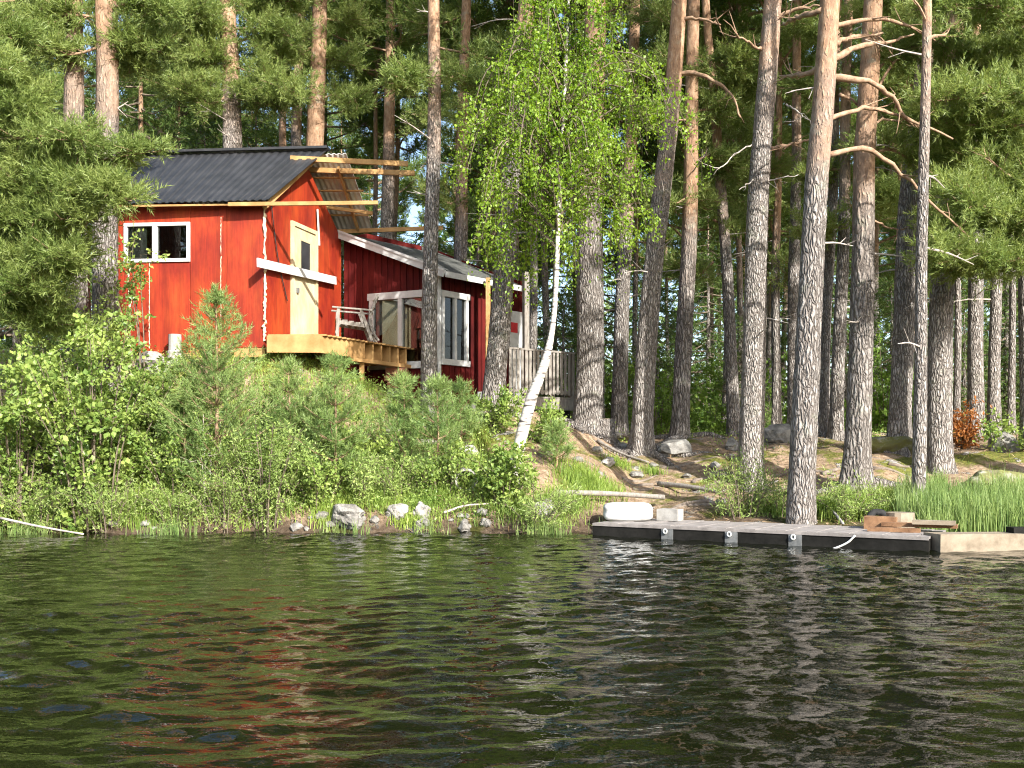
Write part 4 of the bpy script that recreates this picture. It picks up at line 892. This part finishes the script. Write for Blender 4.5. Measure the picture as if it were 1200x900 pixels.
# ------------------------------------------------------------------ shrubs and young pines
def bush(name, label, base, H, R, nst, nlv, size, mat, seed, ratio=.62, cat='shrub', group=None, lean=(0, 0), stem='twig', leafdir=0.3, low=0.1, clump=9):
    rng = np.random.default_rng(seed); t = thing(name, label, cat, base, group); sb, LP, LD = MB(), [], []
    per = max(1, nlv // (nst * clump))
    for i in range(nst):
        a = rng.uniform(0, 6.28); rr = R * math.sqrt(rng.uniform(0, 1)); h = H * rng.uniform(.55, 1.0) * (1 - 0.35 * (rr / R) ** 2)
        d = np.array([math.cos(a), math.sin(a), 0]); b0 = d * rr * .35; z0 = float(gz(base[0] + b0[0], base[1] + b0[1])) - base[2] - .03
        p = spl([b0 + [0, 0, z0], b0 + d * rr * .2 + [lean[0] * .3, lean[1] * .3, h * .45], d * rr * .85 + [lean[0], lean[1], h * .8], d * rr * 1.05 + [lean[0] * 1.1, lean[1] * 1.1, h]], 12)
        sb.add(*tube(p, np.linspace(.006 + .0032 * H, .003, 12), 5, False))
        for j in range(clump):
            k = rng.integers(int(12 * low), 12); q = p[k]; e = q + unit(rng.normal(0, 1, 3) + d * .4 + [0, 0, .35]) * rng.uniform(.12, .42) * (.4 + .35 * H)
            sb.add(*tube([q, e], [.004, .002], 3, False)); tt = rng.uniform(.1, 1.05, per)[:, None]
            LP.append(q + (e - q) * tt + rng.normal(0, .045, (per, 3))); LD.append(unit(rng.normal(0, .8, (per, 3)) + unit(e - q) * .7 + [0, 0, leafdir]))
    ob('foliage', MB().add(*leaves(np.concatenate(LP), np.concatenate(LD), rng, size, ratio, .5)).mesh('foliage', M[mat]), t); tag(ob('stems', sb.mesh('stems', M[stem]), t), kind='stuff')
    return t
bush('alder_bush', 'tall pale green alder bush at left on the shore slope', gp(115, 600), 3.4, 1.15, 28, 9500, .082, 'alder', 1, .8, low=.08)
bush('alder_bush', 'leafy alder bush touching the left picture edge above the water', gp(20, 600), 2.8, 1.0, 22, 7000, .078, 'alder', 2, .8)
bush('alder_bush', 'alder bush leaning against the big trunk left of the cabin', gl(85, 16.6), 2.6, .95, 18, 6000, .062, 'alder', 3, .75)
bush('alder_bush', 'dense green bush filling the slope below the white pier', gl(185, 16.2), 1.8, .8, 16, 5400, .060, 'alder', 4, .75)
bush('willow_shrub', 'round light green willow shrub at the waterline below the young pines', gp(312, 612), 1.75, .72, 22, 6000, .062, 'willow', 5, .34)
bush('willow_shrub', 'low grey-green willow over the water left of the round shrub', gp(205, 619), .62, .75, 16, 3000, .06, 'willow', 6, .3)
bush('willow_shrub', 'small willow shrub at the waterline under the alder', gp(130, 619), .8, .6, 12, 2400, .06, 'willow', 7, .3)
bush('willow_shrub', 'willow shrub hanging over the water at the foot of the birch', gp(628, 620), .68, .62, 18, 3400, .055, 'willow', 8, .3)
bush('willow_shrub', 'upright willow shrub in front of the large orange pine', gp(872, 607), 1.0, .5, 22, 3800, .058, 'willow', 9, .28, lean=(0, 0))
bush('willow_shrub', 'small willow tuft just left of the dock edge pine', gp(915, 606), .5, .3, 10, 1300, .05, 'willow', 10, .28)
bush('willow_shrub', 'low grassy willow right of the dock edge pine', gp(995, 608), .55, .55, 16, 2600, .055, 'willow', 11, .26)
bush('alder_bush', 'leafy bush around the base of the leaning birch', gp(594, 594), 1.0, .5, 13, 2800, .07, 'alder', 12, .75)
bush('alder_bush', 'small dark bush under the porch corner left of the birch', gl(585, 18.4), .9, .5, 9, 1500, .07, 'alder', 13, .7)
bush('alder_bush', 'bush behind the birch stem by the porch pillar', gl(632, 17.8), .75, .45, 8, 1300, .065, 'alder', 14, .7)
bush('willow_shrub', 'green shrub between the rocks and the young pines', gp(470, 585), .7, .55, 14, 2400, .06, 'willow', 15, .4)
bush('alder_bush', 'bright green bush below the timber deck', gl(425, 16.4), .9, .8, 12, 2600, .065, 'alder', 16, .7)
bush('alder_bush', 'low bush on the slope below the cabin door', gl(345, 16.9), .9, .7, 12, 2400, .065, 'alder', 17, .7)
bush('dead_shrub', 'rust brown withered shrub beside the wide grey pine at right', gl(1131, 18.8), 1.0, .26, 9, 1300, .08, 'deadleaf', 18, .5, leafdir=-.6)
bush('alder_bush', 'green shrub near the right edge behind the mossy slab', gl(1195, 18), .8, .6, 10, 1600, .07, 'alder', 19, .7)
bush('alder_bush', 'sunlit low bush between the dark pine and the slim leaning pine', gl(835, 25), 1.0, 1.0, 10, 1800, .09, 'under', 20, .7)
bush('alder_bush', 'sunlit sapling thicket behind the straight dark pine', gl(770, 28), 2.6, 1.2, 12, 2600, .10, 'under', 22, .7)
bush('alder_bush', 'green sapling behind the porch and broad furrowed pine', gl(715, 27), 2.4, 1.0, 12, 2600, .10, 'under', 23, .7)
bush('alder_bush', 'sunlit leafy sapling behind the slim leaning pine', gl(878, 33), 3.5, 1.3, 14, 3000, .12, 'under', 24, .7)
bush('alder_bush', 'sunlit leafy sapling behind the tall crest pine', gl(1040, 30), 3.2, 1.0, 12, 2600, .11, 'under', 25, .7)
bush('rowan_sapling', 'leafy sapling hanging over the cabin window beside the pale trunk', gl(168, 17.6), 2.9, .55, 8, 1500, .075, 'alder', 26, .7, cat='sapling', low=.55, lean=(-.1, 0))
bush('rowan_sapling', 'thin pale stemmed sapling on the slope left of the willow', gp(243, 600), 1.5, .25, 4, 300, .06, 'alder', 27, .7, cat='sapling', low=.7, stem='dead')

for q in (
    ('willow_shrub', 'feathery willow at the waterline below the tallest young pine', 262, 617, .95, .6, 16, 3000, .055, 'willow', .3),
    ('alder_bush', 'green bush between the tallest young pine and the alder', 205, 585, 1.35, .6, 14, 3600, .06, 'alder', .72),
    ('alder_bush', 'yellow-green bush right of the round willow shrub', 372, 592, .95, .55, 14, 3000, .056, 'alder', .7),
    ('willow_shrub', 'grey-green shrub above the brown earthy boulder', 418, 588, .8, .55, 14, 2600, .055, 'willow', .4),
    ('alder_bush', 'bush on the bank left of the culvert pipe', 520, 578, .75, .5, 12, 2200, .055, 'alder', .7),
    ('willow_shrub', 'low willow fringe at far left waterline beside the dead branch', 48, 619, .75, .7, 14, 2800, .055, 'willow', .3),
    ('alder_bush', 'bush just below the big pale rock under the cabin', 160, 520, 1.2, .7, 14, 3400, .06, 'alder', .72),
    ('alder_bush', 'small bright bush above the fallen logs', 482, 520, .5, .5, 10, 1500, .055, 'alder', .7),
    ('alder_bush', 'leafy bush behind the round willow shrub', 300, 570, 1.15, .6, 14, 3200, .056, 'alder', .7),
    ('alder_bush', 'low heath bush below the young pine left of the door', 352, 560, .8, .6, 12, 2400, .055, 'alder', .7),
    ('willow_shrub', 'thin willow sprig clump by the foot of the deck pier', 455, 575, .6, .5, 12, 1900, .055, 'willow', .35)):
    n_, lb_, px_0, py_0, H_, R_, ns_, nl_, sz_, mt_, ra_ = q; bush(n_, lb_, gp(px_0, py_0), H_, R_, ns_, nl_, sz_, mt_, 700 + px_0, ra_)

def young_pine(label, base, H, seed, w=0.5):
    rng = np.random.default_rng(seed); t = thing('young_pine', label, 'young pine', base, 'young pines on the bank'); ob('trunk', MB().add(*tube(spl([(0, 0, -.05), (.02, 0, H * .5), (0, 0, H)], 10), np.linspace(.016 + .009 * H, .008, 10), 7)).mesh('trunk', M['limb'], True), t)
    sb, SP, SD = MB(), [], []; nw = max(3, int(H / .26))
    for i in range(nw):
        f = (i + .8) / nw; z = H * f * .97; n = rng.integers(5, 8)
        for j in range(n):
            a = 6.28 * j / n + rng.uniform(0, .8); ln = w * H * (1.02 - f) ** .75 * rng.uniform(.7, 1.1) * (0.6 if f < .2 else 1) + .05; h = np.array([math.cos(a), math.sin(a), 0])
            p = spl([(0, 0, z), h * ln * .5 + [0, 0, z + ln * .22], h * ln + [0, 0, z + ln * .6]], 8); sb.add(*tube(p, np.linspace(.010, .004, 8), 4, False))
            ns = int(8 + 26 * ln); k = rng.integers(2, 8, ns); SP.append(p[k] + rng.normal(0, .035, (ns, 3))); SD.append(unit(h * .6 + rng.normal(0, .5, (ns, 3)) + [0, 0, .7]))
    n = 8; SP.append(np.array([[0, 0, H]] * n) + rng.normal(0, .03, (n, 3))); SD.append(unit(rng.normal(0, .25, (n, 3)) + [0, 0, 1]))
    zz = rng.uniform(H * .35, H, int(20 * H)); SP.append(np.stack([0 * zz, 0 * zz, zz], 1)); SD.append(unit(rng.normal(0, .7, (len(zz), 3)) + [0, 0, .6]))
    cr = ob('crown', MB().add(*needles(np.concatenate(SP), np.concatenate(SD), rng, 18, .15, .075, .009)).mesh('crown', M['needle_young']), t); tag(ob('limbs', sb.mesh('limbs', M['limb']), cr), kind='stuff')
def yp(label, px, pyb, pyt, seed, w=.34):
    b = gp(px, pyb); young_pine(label, b, (pyb - pyt) / F * b[1], seed, w)
yp('tallest young pine, in front of the red cabin wall', 253, 590, 345, 1, .33)
yp('young pine below the cabin door', 392, 580, 424, 2, .36)
yp('young pine below the deck corner, its tip near the chair', 473, 565, 450, 3, .36)
yp('young pine left of the door reaching up to the deck', 338, 560, 432, 4, .36)
yp('slender young pine under the slim straight pine', 512, 570, 452, 5, .34)
yp('little young pine standing alone right of the birch', 652, 548, 504, 6, .42)
yp('small young pine on the slope right of the deck pier', 540, 525, 455, 7, .42)
yp('young pine hidden low between the willow and the alder', 215, 585, 470, 8, .40)

# ------------------------------------------------------------------ ground cover (uncountable)
def scatter(n, px0, px1, Y0, Y1, rng):
    Y = rng.uniform(Y0, Y1, n); px = rng.uniform(px0, px1, n); X = (px - CX) / F * Y; return np.stack([X, Y, gz(X, Y)], 1)
rng = np.random.default_rng(77)
gb = MB()
for px, py, r, n, h in ((220, 575, .55, 1500, .30), (330, 590, .5, 600, .2), (420, 575, .7, 1500, .28), (455, 560, .6, 1600, .28), (530, 555, .6, 1500, .26), (505, 590, .4, 500, .2), (690, 572, .55, 1700, .24), (665, 590, .4, 900, .22), (725, 545, .25, 350, .15),
                        (765, 555, .22, 260, .15), (640, 610, .5, 900, .22), (1005, 600, .55, 1700, .30), (960, 605, .3, 700, .3), (1050, 590, .45, 800, .28), (60, 600, .6, 1200, .35), (170, 605, .6, 1000, .3), (380, 605, .3, 400, .2), (480, 612, .3, 400, .22), (900, 600, .4, 600, .25), (600, 600, .3, 500, .25)):
    c = gp(px, py); q = rng.normal(0, .5, (n, 2)) * r; P = np.stack([c[0] + q[:, 0], c[1] + q[:, 1], 0 * q[:, 0]], 1); P[:, 2] = gz(P[:, 0], P[:, 1]) - .01; P = P[P[:, 2] > 0.02]; gb.add(*blades(P, h, rng, .011, .45))
P = scatter(15000, 0, 575, 14.85, 19.8, rng); gb.add(*blades(P, .20, rng, .012, .6))
P = scatter(2200, 600, 1190, 14.5, 23, rng); cl_ = np.sin(P[:, 0] * 2.3 + 1) * np.sin(P[:, 1] * 1.9) > .35; gb.add(*blades(P[cl_], .12, rng, .010, .6))
tag(ob('grass', gb.mesh('grass', M['grass'])), 'green grass tufts growing over the bank', 'grass', kind='stuff')
rb2 = MB()
P = np.concatenate([scatter(5200, 1078, 1260, 13.0, 15.0, rng), scatter(1200, 1050, 1110, 13.6, 15.6, rng)]); P[:, 2] = np.maximum(P[:, 2], -.05)
rb2.add(*blades(P, .50, rng, .013, .22))
for px, Y, n, r in ((30, 14.55, 120, .35), (390, 14.5, 40, .25), (415, 14.4, 40, .3), (505, 14.5, 50, .3), (640, 14.5, 160, .4), (195, 14.4, 160, .5), (710, 14.55, 40, .2)):
    q = rng.normal(0, .5, (n, 2)) * r; P = np.stack([X_at(px, Y) + q[:, 0], Y + q[:, 1] * .4, 0 * q[:, 0] - .05], 1); rb2.add(*blades(P, .30, rng, .009, .3))
tag(ob('reeds', rb2.mesh('reeds', M['reed'])), 'tall green reeds and sedge along the waterline', 'reeds', kind='stuff')
lb2 = MB(); P = scatter(30000, 0, 585, 14.9, 20.2, rng); P = P[np.abs(np.sin(P[:, 0] * 1.7) * np.sin(P[:, 1] * 2.1 + 1)) > .18]; P[:, 2] += np.abs(rng.normal(0, .14, len(P))); lb2.add(*leaves(P, unit(rng.normal(size=P.shape) + [0, 0, .3]), rng, .05, .6, .6))
P = scatter(5200, 640, 1200, 20.5, 29, rng); P = P[np.abs(np.sin(P[:, 0] * .9) * np.sin(P[:, 1] * 1.1 + 1)) > .45]; P[:, 2] += np.abs(rng.normal(0, .10, len(P))); lb2.add(*leaves(P, unit(rng.normal(size=P.shape) + [0, 0, .3]), rng, .06, .6, .6))
tag(ob('bilberry_cover', lb2.mesh('bilberry_cover', M['alder'])), 'low bilberry leaves covering the slope', 'ground cover', kind='stuff')
db = MB(); P = scatter(9000, 560, 1200, 13.6, 24, rng); P[:, 2] += .006; D = rng.normal(size=P.shape); D[:, 2] = np.abs(D[:, 2]) * .15; db.add(*leaves(P, unit(D), rng, .10, .13, 2.0))
P = scatter(3000, 0, 560, 14.8, 20, rng); P[:, 2] += .01; D = rng.normal(size=P.shape); D[:, 2] = np.abs(D[:, 2]) * .3; db.add(*leaves(P, unit(D), rng, .14, .10, 1.0))
tag(ob('needle_litter', db.mesh('needle_litter', M['drygrass'])), 'dry brown needles and twigs littering the forest floor', 'litter', kind='stuff')

# ------------------------------------------------------------------ rocks
import bmesh
def rock(name, label, pos, size, mat, seed, cat='rock', group=None, sink=0.25, sub_=3, rough=.28):
    bm = bmesh.new(); bmesh.ops.create_icosphere(bm, subdivisions=sub_ + (1 if sub_ > 2 else 0), radius=1)
    o = Vector((seed * 3.7, seed * 1.3, seed * .9)); rk_ = np.random.default_rng(seed + 400)
    PLN = [(Vector(unit(rk_.normal(size=3) * [1, 1, .8] + [0, 0, .3])), rk_.uniform(.62, .85)) for _ in range(7)] if rough > .2 else []
    for v in bm.verts:
        d = v.co.normalized(); v.co = d * (1 + rough * mnoise.noise(d * 1.3 + o) * 1.6 + rough * .5 * mnoise.noise(d * 3.1 + o) + .10 * rough * 3 * mnoise.noise(d * 6 + o) + .04 * mnoise.noise(d * 13 + o))
        for pn_, pd2 in PLN:
            e_ = v.co.dot(pn_) - pd2
            if e_ > 0: v.co -= pn_ * e_ * .85
        v.co.x *= size[0] / 2; v.co.y *= size[1] / 2; v.co.z *= size[2] / 2
    me = bpy.data.meshes.new(name); bm.to_mesh(me); bm.free(); me.materials.append(M[mat])
    for p in me.polygons: p.use_smooth = False
    r = ob(name, me, None, (pos[0], pos[1], pos[2] + size[2] * (.5 - sink))); r.rotation_euler = (0, 0, seed); return tag(r, label, cat, group)
rock('boulder', 'bright white rock at the waterline below the young pines', gp(466, 607), (.36, .3, .30), 'paleroc', 1)
rock('boulder', 'second pale rock right of the bright white rock at the waterline', gp(495, 607), (.26, .24, .24), 'paleroc', 2)
rock('boulder', 'brown earthy boulder at the waterline right of the willow', gp(405, 614), (.62, .4, .42), 'rock', 3, rough=.4)
rock('boulder', 'light grey boulder beside the broad pine in the clearing', gp(790, 533), (.95, .7, .42), 'rock', 4)
rock('boulder', 'grey rock half buried on the slope above the pipe', gp(548, 537), (.5, .4, .3), 'paleroc', 5)
rock('boulder', 'big grey rock behind the narrow trunks near the dock pines', gl(912, 20.6), (.75, .6, .62), 'rock', 6)
rock('boulder', 'pale rock by the stump right of the porch', gp(715, 513), (.75, .5, .25), 'paleroc', 7)
rock('boulder', 'flat rock right of the grey boulder in the clearing', gp(858, 527), (.45, .35, .3), 'rock', 8)
rock('boulder', 'dark rock under the slim light trunk at right', gl(1178, 18.2), (.55, .45, .42), 'rock', 9)
rock('boulder', 'large mossy slab among the reeds at right', gl(1165, 16.2), (1.5, .9, .55), 'mossrock', 10, sink=.35)
rock('boulder', 'flat stepping stone in grass behind the dock end', gp(1035, 592), (.5, .35, .16), 'paleroc', 11)
rock('boulder', 'pale rock supporting the cabin corner behind the bushes', gl(176, 18.6), (.95, .6, .55), 'paleroc', 12)
rock('boulder', 'white stone at the foot of the birch by the water', gp(640, 605), (.42, .3, .32), 'paleroc', 13)
rock('boulder', 'rock under the annex wall beside the leaning pine', gl(556, 19.6), (.5, .4, .35), 'rock', 14)
rock('boulder', 'mossy ledge rock under the crest pine', gl(1040, 18.6), (1.6, 1.0, .6), 'mossrock', 15, sink=.45)
rock('boulder', 'small grey stone in the litter left of the grass clump', gp(745, 560), (.3, .25, .16), 'rock', 16)
rock('boulder', 'pale stone in the litter below the orange leaning pine', gp(712, 545), (.4, .3, .18), 'paleroc', 17)
for i, (px, py, w_) in enumerate(((765, 548, .25), (805, 560, .22), (838, 548, .26), (700, 530, .3), (730, 525, .26), (678, 540, .24), (818, 575, .2), (845, 590, .22))):
    rock('stone', 'low stone poking from the needle litter in the clearing', gp(px, py), (w_, w_ * .8, w_ * .5), 'rock', 40 + i, group='stones in the clearing', sub_=2)
rs = np.random.default_rng(9)
for i in range(30):
    px = rs.uniform(345, 600) if i < 26 else rs.uniform(0, 260); w_ = rs.uniform(.09, .24); p = gp(px, rs.uniform(606, 624))
    rock('shore_stone', 'small stone in the rubble along the waterline', p, (w_, w_ * .8, w_ * .65), 'rock', 60 + i, group='rubble stones along the waterline', sub_=2)

for i in range(22):
    p = gp(rs.uniform(690, 1060), rs.uniform(520, 592)); a = rs.uniform(-.5, .5) + (0 if i % 2 else math.pi); ln = rs.uniform(.5, 1.5); pts_ = []
    for t in np.linspace(0, 1, 10):
        x = p[0] + ln * t * math.cos(a) + .07 * math.sin(6 * t + i); y = p[1] + ln * t * math.sin(a) + .07 * math.cos(5 * t + i * 2); pts_.append((x, y, float(gz(x, y)) + .012 - .03 * t * t))
    tag(ob('surface_root', MB().add(*tube(pts_, np.linspace(rs.uniform(.025, .05), .012, 10), 7)).mesh('surface_root', M['root'], True)), 'bare grey root snaking over the needle litter in the clearing', 'root', 'roots crossing the clearing')

# logs, pipe, stump, float
def log(name, label, p, q, r0, r1, mat, cat, seed=0):
    rng = np.random.default_rng(seed + 50); pts = spl([p, (np.asarray(p) + q) / 2 + rng.normal(0, .02, 3), q], 14); return tag(ob(name, MB().add(*tube(pts, np.linspace(r0, r1, 14) * rng.uniform(.93, 1.07, 14), 10)).mesh(name, M[mat], True)), label, cat)
def gq(px, py, dz=0.0): p = gp(px, py); p[2] += dz; return p
log('fallen_log', 'grey fallen log lying across the slope below the deck pier', gq(438, 526, .06), gq(522, 522, .06), .07, .05, 'greywood', 'log', 1)
log('fallen_log', 'weathered grey log above the lower log on the slope', gq(452, 508, .05), gq(525, 505, .05), .06, .05, 'greywood', 'log', 2)
log('plank_pole', 'long grey pole lying behind the white float', gq(652, 588, .14), gq(778, 595, .16), .045, .04, 'greywood', 'pole', 3)
log('fallen_branch', 'grey root-like log in the clearing above the dock', gq(772, 570, .04), gq(845, 580, .04), .05, .03, 'greywood', 'log', 4)
log('fallen_branch', 'dead pale branch dipping into the water at far left', at(0, 607, 14.6), at(98, 626, 14.2), .02, .012, 'dead', 'branch', 5)
log('fallen_branch', 'brown twig pile branch on the shore left of the birch', gq(520, 612, .1), gq(572, 600, .12), .02, .012, 'dead', 'branch', 6)
log('leaning_stick', 'white stick leaning on the grass behind the dock', gq(988, 618, .05), gq(964, 600, .12), .02, .015, 'paleroc', 'stick', 7)
log('fallen_branch', 'thin dead branch lying in the litter left of the big boulder', gq(700, 520, .05), gq(760, 545, .04), .03, .02, 'greywood', 'branch', 8)
stp = thing('tree_stump', 'sawn grey tree stump beside the broad furrowed pine', 'stump', gl(711, 20.6))
v, f = tube([(0, 0, -.1), (0, 0, .1), (0, 0, .3), (0, 0, .42)], [.24, .19, .17, .16], 14); ob('stump_wood', MB().add(v, f).mesh('stump_wood', M['bark'], True), stp); v, f = tube([(0, 0, .421), (0, 0, .428)], .15, 14); ob('cut_face', MB().add(v, f).mesh('cut_face', M['palewood']), stp)
b = gp(548, 575); pt = thing('culvert_pipe', 'short concrete pipe with dark open mouth on the slope', 'pipe', b)
n_ = 18; d = unit(np.array([.35, -1, -.1])); c0 = np.array([-.22, .55, .22]); c1 = c0 + d * .62
Vo, f1 = tube([c0, c1], .19, n_, False); Vi, f2 = tube([c0, c1], .155, n_, False)
i = np.arange(n_); j = (i + 1) % n_; ring = np.stack([i + n_, j + n_, j + n_ + 2 * n_, i + n_ + 2 * n_], 1)
ob('pipe_wall', MB().add(np.vstack([Vo, Vi]), [f1[0], f2[0][:, ::-1] + 2 * n_, ring]).mesh('pipe_wall', M['concrete']), pt)
v, f = tube([c0 + d * .05, c0 + d * .08], .154, n_); ob('inner_shade_disc', MB().add(v, f).mesh('inner_shade_disc', M['black']), pt)  # black disc near the back imitates the shade inside the pipe

# ------------------------------------------------------------------ dock
F0, F1 = np.array([1.16, 14.3]), np.array([4.98, 11.9]); dd = unit(F1 - F0); nb2 = np.array([-dd[1], dd[0]]); LD_ = np.linalg.norm(F1 - F0); WD_ = 1.28
do = thing('floating_dock', 'long grey plank dock with dark side beam along the shore', 'dock', (F0[0], F0[1], 0)); DO = np.array([F0[0], F0[1], 0])
def dp(s, w, z): return np.array([*(F0 + dd * s + nb2 * w), z - .05]) - DO
npk = 34
for i in range(npk):
    s = LD_ * (i + .5) / npk; beam('deck_plank', dp(s, 0.012, .222 + .003 * (i % 3)), dp(s, WD_, .222 + .003 * (i % 3)), LD_ / npk - .008, .028, M['dockwood'], do)
beam('side_beam', dp(0, .03, .07), dp(LD_, .03, .07), .06, .27, M['darkwood'], do); beam('side_beam', dp(0, WD_ - .03, .07), dp(LD_, WD_ - .03, .07), .06, .27, M['darkwood'], do)
beam('edge_strip', dp(0, -.003, .215), dp(LD_, -.003, .215), .02, .035, M['dockwood'], do)
for s in (.03, LD_ - .03): beam('end_beam', dp(s, .06, .07), dp(s, WD_ - .06, .07), .06, .26, M['darkwood'], do)
for px in (782, 857, 932):
    s = s_at(F0, F1, px); pl = beam('steel_plate', dp(s - .085, -.006, .085), dp(s + .085, -.006, .085), .012, .22, M['metal'], do)
    a = np.linspace(0, 2 * math.pi, 15); ring = np.array([dp(s - .02 + .024 * math.cos(t), -.03, .165 + .03 * math.sin(t)) for t in a]); v, f = tube(ring, .011, 6, False); ob('mooring_ring', MB().add(v, f).mesh('mooring_ring', M['float']), pl)
# pale log continuing the dock, boards, float
q0, q1 = at(1092, 643, 12.05), at(1190, 641, 12.25)
pal = beam('pale_timber', (q0[0], q0[1], .10), (q1[0], q1[1], .09), .35, .24, M['palewood']); tag(pal, 'pale sawn timber floating at the right end of the dock', 'timber')
bm = bmesh.new(); bmesh.ops.create_icosphere(bm, subdivisions=4, radius=1)
for v in bm.verts:
    d = v.co.normalized(); m4 = (abs(d.x) ** 5 + abs(d.y) ** 5 + abs(d.z) ** 5) ** .2; v.co = d / m4 * (1 + .04 * mnoise.noise(d * 2.4)); v.co = Vector((v.co.x * .36, v.co.y * .24, v.co.z * .135))
me = bpy.data.meshes.new('foam_float'); bm.to_mesh(me); bm.free(); me.materials.append(M['float'])
me.polygons.foreach_set('use_smooth', np.ones(len(me.polygons), bool))
fl = tag(ob('foam_float', me, None, dp(.15, .62, .37) + DO + np.array([.1, 0, 0])), 'bright white rounded float block on the left end of the dock', 'float'); fl.rotation_euler = (0, 0, math.atan2(dd[1], dd[0]) + .45)
blk = beam('concrete_block', dp(.62, .95, .33) + DO, dp(.95, .95, .33) + DO, .22, .17, M['concrete']); tag(blk, 'grey concrete block beside the white float', 'block')
for i, (s, w, l, mt, lb_) in enumerate(((4.0, .55, .62, 'brownwood', 'brown wet board lying on the dock end, nearest the water'), (4.25, .85, .9, 'brownwood', 'brown plank behind the nearest board on the dock end'), (4.45, .7, .5, 'palewood', 'pale board end on the right corner of the dock'))):
    p = dp(s - l / 2, w, .265 + .05 * i) + DO; q = dp(s + l / 2, w + .06, .265 + .05 * i) + DO; tag(beam('loose_board', p, q, .16, .05, M[mt]), lb_, 'board')
bx_ = beam('wooden_box', dp(3.55, 1.0, .32) + DO, dp(3.95, 1.05, .32) + DO, .3, .16, M['brownwood']); tag(bx_, 'small brown wooden box on the dock by the stump', 'box')
tag(ob('sawn_block', MB().add(*tube([dp(3.95, 1.25, .2) + DO, dp(3.95, 1.25, .45) + DO], [.19, .18], 14)).mesh('sawn_block', M['palewood'], False)), 'pale sawn wood block at the back of the dock end', 'wood block')
c = dp(3.62, 1.5, .30) + DO; a = np.linspace(0, 2 * math.pi, 25); v, f = tube(np.array([c + [.13 * math.cos(t), .05 * math.sin(t), .13 * math.sin(t)] for t in a]), .05, 8, False); tag(ob('rubber_tyre', MB().add(v, f).mesh('rubber_tyre', M['black'], True)), 'small black tyre leaning behind the sawn block on the dock', 'tyre')
rp = spl([dp(LD_ - .85, -.02, .22) + DO, dp(LD_ - .95, -.04, .12) + DO, dp(LD_ - 1.15, -.10, .03) + DO, dp(LD_ - 1.35, -.2, .02) + DO], 16); tag(ob('mooring_rope', MB().add(*tube(rp, .014, 6)).mesh('mooring_rope', M['float'], True)), 'white mooring rope hanging over the dock side into the water', 'rope')
tag(beam('dark_post', (q1[0] + .03, q1[1], .02), (q1[0] + .03, q1[1], .28), .2, .2, M['darkwood'], None, up=(0, 1, 0)), 'dark mooring post at the far right end of the timber', 'post')
